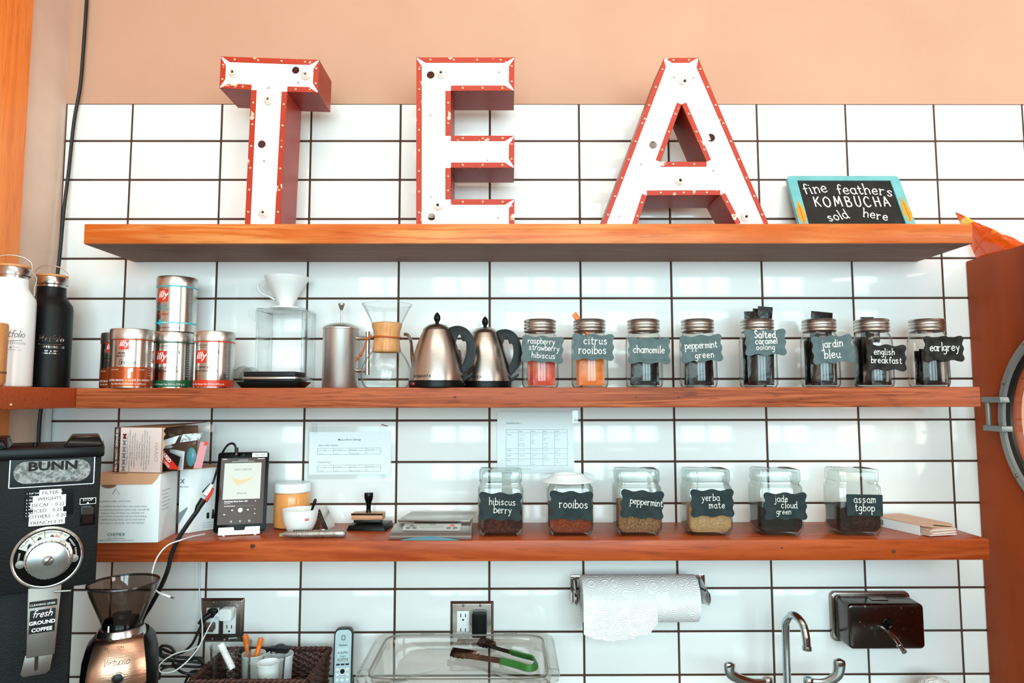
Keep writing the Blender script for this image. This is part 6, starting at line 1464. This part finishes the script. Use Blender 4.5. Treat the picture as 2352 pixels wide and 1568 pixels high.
h1 = .010
strip(cr([V_(1040, 1500, h1), V_(1075, 1506, h1), V_(1110, 1511, h1), V_(1150, 1517, h1)], 4), [.006, .008, .010, .011, .012, .013, .013, .013, .013, .013, .013, .013, .013], 'front_arm', 'tong_steel')
strip(cr([V_(1150, 1517, h1), V_(1185, 1526, h1), V_(1212, 1534, h1), V_(1228, 1531, h1), V_(1231, 1520, h1), V_(1224, 1511, h1), V_(1200, 1505, h1), V_(1172, 1497, h1)], 4), [.016]*29, 'green_grip', 'grip_green', .004)
strip(cr([V_(1172, 1497, h1), V_(1140, 1488, h1), V_(1115, 1480, h1), V_(1105, 1475, h1)], 4), [.013, .013, .013, .013, .013, .013, .012, .011, .010, .009, .008, .007, .006], 'rear_arm', 'tong_steel')
for nm, a_, b_ in (('scalloped_head', (1040, 1501), (1100, 1510)), ('scalloped_head', (1106, 1476), (1138, 1488))):
    vs = []; fs = []; nn_ = 13
    A_, B_ = V_(*a_, .004), V_(*b_, .004); t_ = (B_ - A_); sd = Vector((0, 0, 1)).cross(t_).normalized()
    for i in range(nn_):
        u = i/(nn_ - 1); w_ = (.021*math.sin(PI*min(1, u*.80 + .22))**.7) * (1 + .12*math.cos(i*PI))
        for k_, zz in ((-1, .0), (-.5, .010), (0, .015), (.5, .010), (1, .0)): vs.append(A_ + t_*u + sd*(w_*k_) + Vector((0, 0, zz)))
    for i in range(nn_ - 1):
        for k_ in range(4): fs.append((i*5+k_, i*5+k_+1, (i+1)*5+k_+1, (i+1)*5+k_))
    o_ = MB().add(vs, fs).build(nm, 'tong_steel', tg, smooth=50)
    md = o_.modifiers.new('thick', 'SOLIDIFY'); md.thickness = .0012

# ---- paper towel holder
p = at(1467, 1373, .075); rl = .1535; rr = .0585
hd = thing('towel_holder', 'chrome wall bracket holding the paper towel roll', 'holder', (p.x, -.0004, p.z))
xa, xb = at(1310, 1340, .0).x - p.x, at(1602, 1330, .0).x - p.x + .004
MB().box(xa, xb, -.010, 0, rr - .028, rr - .017).build('back_rail', 'chrome', hd, bevel=.002)
for x_, s_ in ((xa, 1), (xb - .003, 1)):
    MB().prism(rrect(.018, .078, .004, 3, x_ + .009, rr - .056), -.004, 0).build('mount_plate', 'chrome', hd, bevel=.001)
    arm = [(-.002, rr - .020), (-.085, .016), (-.090, .0), (-.086, -.016), (-.06, -.022), (-.002, -.020)]
    xx = x_ + (.006 if x_ == xa else .002)
    vs = [(xx, y_, z_) for y_, z_ in arm] + [(xx + .003, y_, z_) for y_, z_ in arm]; n_ = len(arm)
    MB().add(vs, [tuple(range(n_)), tuple(range(2*n_ - 1, n_ - 1, -1))] + [((i+1) % n_, i, n_ + i, n_ + (i+1) % n_) for i in range(n_)]).build('side_arm', 'chrome', hd, bevel=.0008)
    MB().lathe([(.016, -.004), (.018, 0), (.014, .005), (.0001, .006)], 24, Tm(xx + .0015, -.075, 0) @ Rm(PI/2 if x_ == xa else -PI/2, 'Y')).build('roll_hub', 'chrome', hd)
mat('towel', '#f6f4f2', .9)
def emboss(m):
    nt = m.node_tree; N = nt.nodes; Lk = nt.links; b = N['Principled BSDF']; tc = N.new('ShaderNodeTexCoord'); mp = N.new('ShaderNodeMapping'); mp.inputs['Scale'].default_value = (34, 20, 34)
    vo = N.new('ShaderNodeTexVoronoi'); vo.inputs['Scale'].default_value = 1.0
    mu = N.new('ShaderNodeMath'); mu.operation = 'MULTIPLY'; mu.inputs[1].default_value = 46; sn = N.new('ShaderNodeMath'); sn.operation = 'SINE'
    bp = N.new('ShaderNodeBump'); bp.inputs['Strength'].default_value = .55; bp.inputs['Distance'].default_value = .0012
    Lk.new(tc.outputs['Object'], mp.inputs[0]); Lk.new(mp.outputs[0], vo.inputs['Vector']); Lk.new(vo.outputs['Distance'], mu.inputs[0]); Lk.new(mu.outputs[0], sn.inputs[0]); Lk.new(sn.outputs[0], bp.inputs['Height']); Lk.new(bp.outputs[0], b.inputs['Normal'])
emboss(MATS['towel'])
tw = thing('paper_towel_roll', 'white embossed paper towel roll with a torn hanging sheet', 'paper towel', (p.x + .0, -.0754, p.z))
x0, x1 = at(1336, 1370, .09).x - p.x, at(1600, 1370, .09).x - p.x
MB().lathe_open([(.020, 0), (rr, 0), (rr, x1 - x0), (.020, x1 - x0), (.020, 0)], 56, Tm(x0, 0, 0) @ Rm(PI/2, 'Y')).build('roll', 'towel', tw)
vs = []; fs = []; nx = 40; ny = 8; xe = at(1510, 1370, .135).x - p.x
for i in range(nx + 1):
    u = i/nx; x_ = x0 + (xe - x0)*u
    bot = -.070 - .016*math.sin(PI*min(1, u*1.25)) - .009*abs(mnoise.noise((i*1.9, 3, 1))) - .003*random.random() + (.026*(max(0, u - .86)/.14) if u > .86 else 0)
    for j in range(ny + 1):
        v = j/ny; z_ = .015 + (bot - .015)*v; yy = -math.sqrt(max(0, (rr + .0012)**2 - max(-.0, z_)**2)) if z_ > 0 else -(rr + .0012) + .004*(-z_/.08)**2
        vs.append((x_, yy - .0008, z_))
for i in range(nx):
    for j in range(ny): fs.append((i*(ny+1)+j, i*(ny+1)+j+1, (i+1)*(ny+1)+j+1, (i+1)*(ny+1)+j))
o_ = MB().add(vs, fs).build('torn_sheet', 'towel', tw, smooth=60)

# ---- soap dispenser
mat('dispenser_steel', '#57504c', .16, metal=1., color2='#8a7a70', cscale=80, clo=.62, chi=.75, rough2=.4)
p = at(1996, 1412, 0); sd_ = thing('soap_dispenser', 'boxy chrome soap dispenser mounted on the tiles', 'dispenser', (p.x, -.0004, p.z))
def slab(w0, h0, r0, y0, w1, h1, r1, y1, cx1=0, cz1=0, name='x', m='chrome', n=5, bev=0.):
    a_, b_ = rrect(w0, h0, r0, n), rrect(w1, h1, r1, n, cx1, cz1); k_ = len(a_)
    return MB().add([(x, y0, z) for x, z in a_] + [(x, y1, z) for x, z in b_], [tuple(range(k_))[::-1], tuple(range(k_, 2*k_))] + [(i, (i+1) % k_, k_ + (i+1) % k_, k_ + i) for i in range(k_)]).build(name, m, sd_, bevel=bev, segs=3)
slab(.218, .132, .014, 0, .214, .130, .014, -.012, name='back_flange', m='steel_dark', bev=.002)
slab(.198, .118, .012, -.012, .198, .114, .012, -.086, 0, -.002, name='body', m='dispenser_steel', bev=.006)
MB().box(-.022, .022, -.06, -.03, .0572, .0585).build('filler_cap', 'steel_dark', sd_)
MB().lathe([(.013, 0), (.0135, .002), (.011, .004), (.009, .003), (.0001, .0045)], 24, Tm(.001, -.086, .006) @ Rm(PI/2, 'X')).build('window_eye', 'black_gloss', sd_)
MB().tube([(.0, -.084, -.010), (.0, -.104, -.014)], .0065, 14).build('valve_stem', 'chrome', sd_)
MB().tube([(.0, -.104, -.014), (.001, -.122, -.022), (.002, -.140, -.032)], [.008, .0078, .007], 14).build('valve_body', 'chrome', sd_)
MB().tube([(.002, -.140, -.032), (.0025, -.156, -.040)], [.0055, .0065], 14).build('valve_tip', 'chrome', sd_)

# ---- faucet
mat('faucet_chrome', '#b9c4c6', .1, metal=1.)
p = at(1808, 1560, .13); fc = thing('gooseneck_faucet', 'chrome gooseneck faucet with two wing handles below the soap dispenser', 'faucet', (p.x, p.y, CTZ))
zt = at(1815, 1404, .15).z - CTZ
pts = [(0, 0, .012), (0, 0, zt - .06), (.001, -.004, zt - .03), (.006, -.024, zt - .008), (.010, -.045, zt - .004), (.016, -.066, zt - .016), (.018, -.076, zt - .040), (.019, -.078, zt - .066)]
MB().tube(cr(pts, 6), .0095, 16).build('spout', 'faucet_chrome', fc)
MB().tube([(.019, -.078, zt - .064), (.019, -.078, zt - .072)], .0112, 16).build('aerator', 'faucet_chrome', fc)
MB().lathe([(.026, 0), (.026, .006), (.018, .012), (.0125, .018), (.011, .05)], 28).build('spout_base', 'faucet_chrome', fc)
for s_, hx2, tip, py_ in ((-1, 1763, (1676, 1519), 1560), (1, 1857, (1928, 1512), 1560)):
    h0 = at(hx2, 1562, .14); l0 = h0 - Vector(fc.location); tp_ = at(*tip, .165) - Vector(fc.location)
    MB().lathe([(.022, 0), (.022, .008), (.015, .014), (.0125, l0.z - .01), (.0125, l0.z + .004), (.011, l0.z + .007), (.0001, l0.z + .0075)], 24, Tm(l0.x, l0.y, 0)).build('valve_post', 'faucet_chrome', fc)
    mid = at(hx2 + s_*40, 1566, .155) - Vector(fc.location); mid2 = at(tip[0] - s_*4, 1548, .165) - Vector(fc.location)
    pp = cr([l0 + Vector((s_*.006, -.004, -.002)), mid, mid2, tp_], 6); n_ = len(pp)
    MB().tube(pp, [.0055 + .0045*(i/(n_-1))**1.2 if i < n_ - 2 else (.0085 if i == n_ - 2 else .003) for i in range(n_)], 14, flat=1.55).build('wing_handle', 'faucet_chrome', fc)
    MB().lathe([(.0058, l0.z + .0076), (.0001, l0.z + .0082)], 16, Tm(l0.x, l0.y, 0)).build('index_cap', 'button_orange' if s_ < 0 else 'teal_grey', fc)
# ---- white bath puff at the lower right
p = at(2150, 1590, .10)
t = thing('scrub_sponge', 'white net scrub sponge peeking over the bottom edge below the dispenser', 'sponge', (p.x, p.y, CTZ))
mb = MB(); hs_ = at(2150, 1556, .10).z - CTZ; rs = .052
sp2 = MB(); sp2.sphere((0, 0, 0), 1, 40, 24)
mb.add([Vector(v)*(1 + .06*mnoise.noise(Vector(v)*7) + .03*mnoise.noise(Vector(v)*22)) for v in sp2.v], sp2.f, Tm(0, 0, hs_ - rs) @ Matrix.Diagonal((rs, rs*.9, rs, 1)))
mb.build('net_ball', 'towel', t, smooth=50)
MB().lathe([(.03, 0), (.034, .004), (.034, hs_ - 2*rs + .012), (.03, hs_ - 2*rs + .016)], 28).build('holder_cup', 'white_plastic', t)
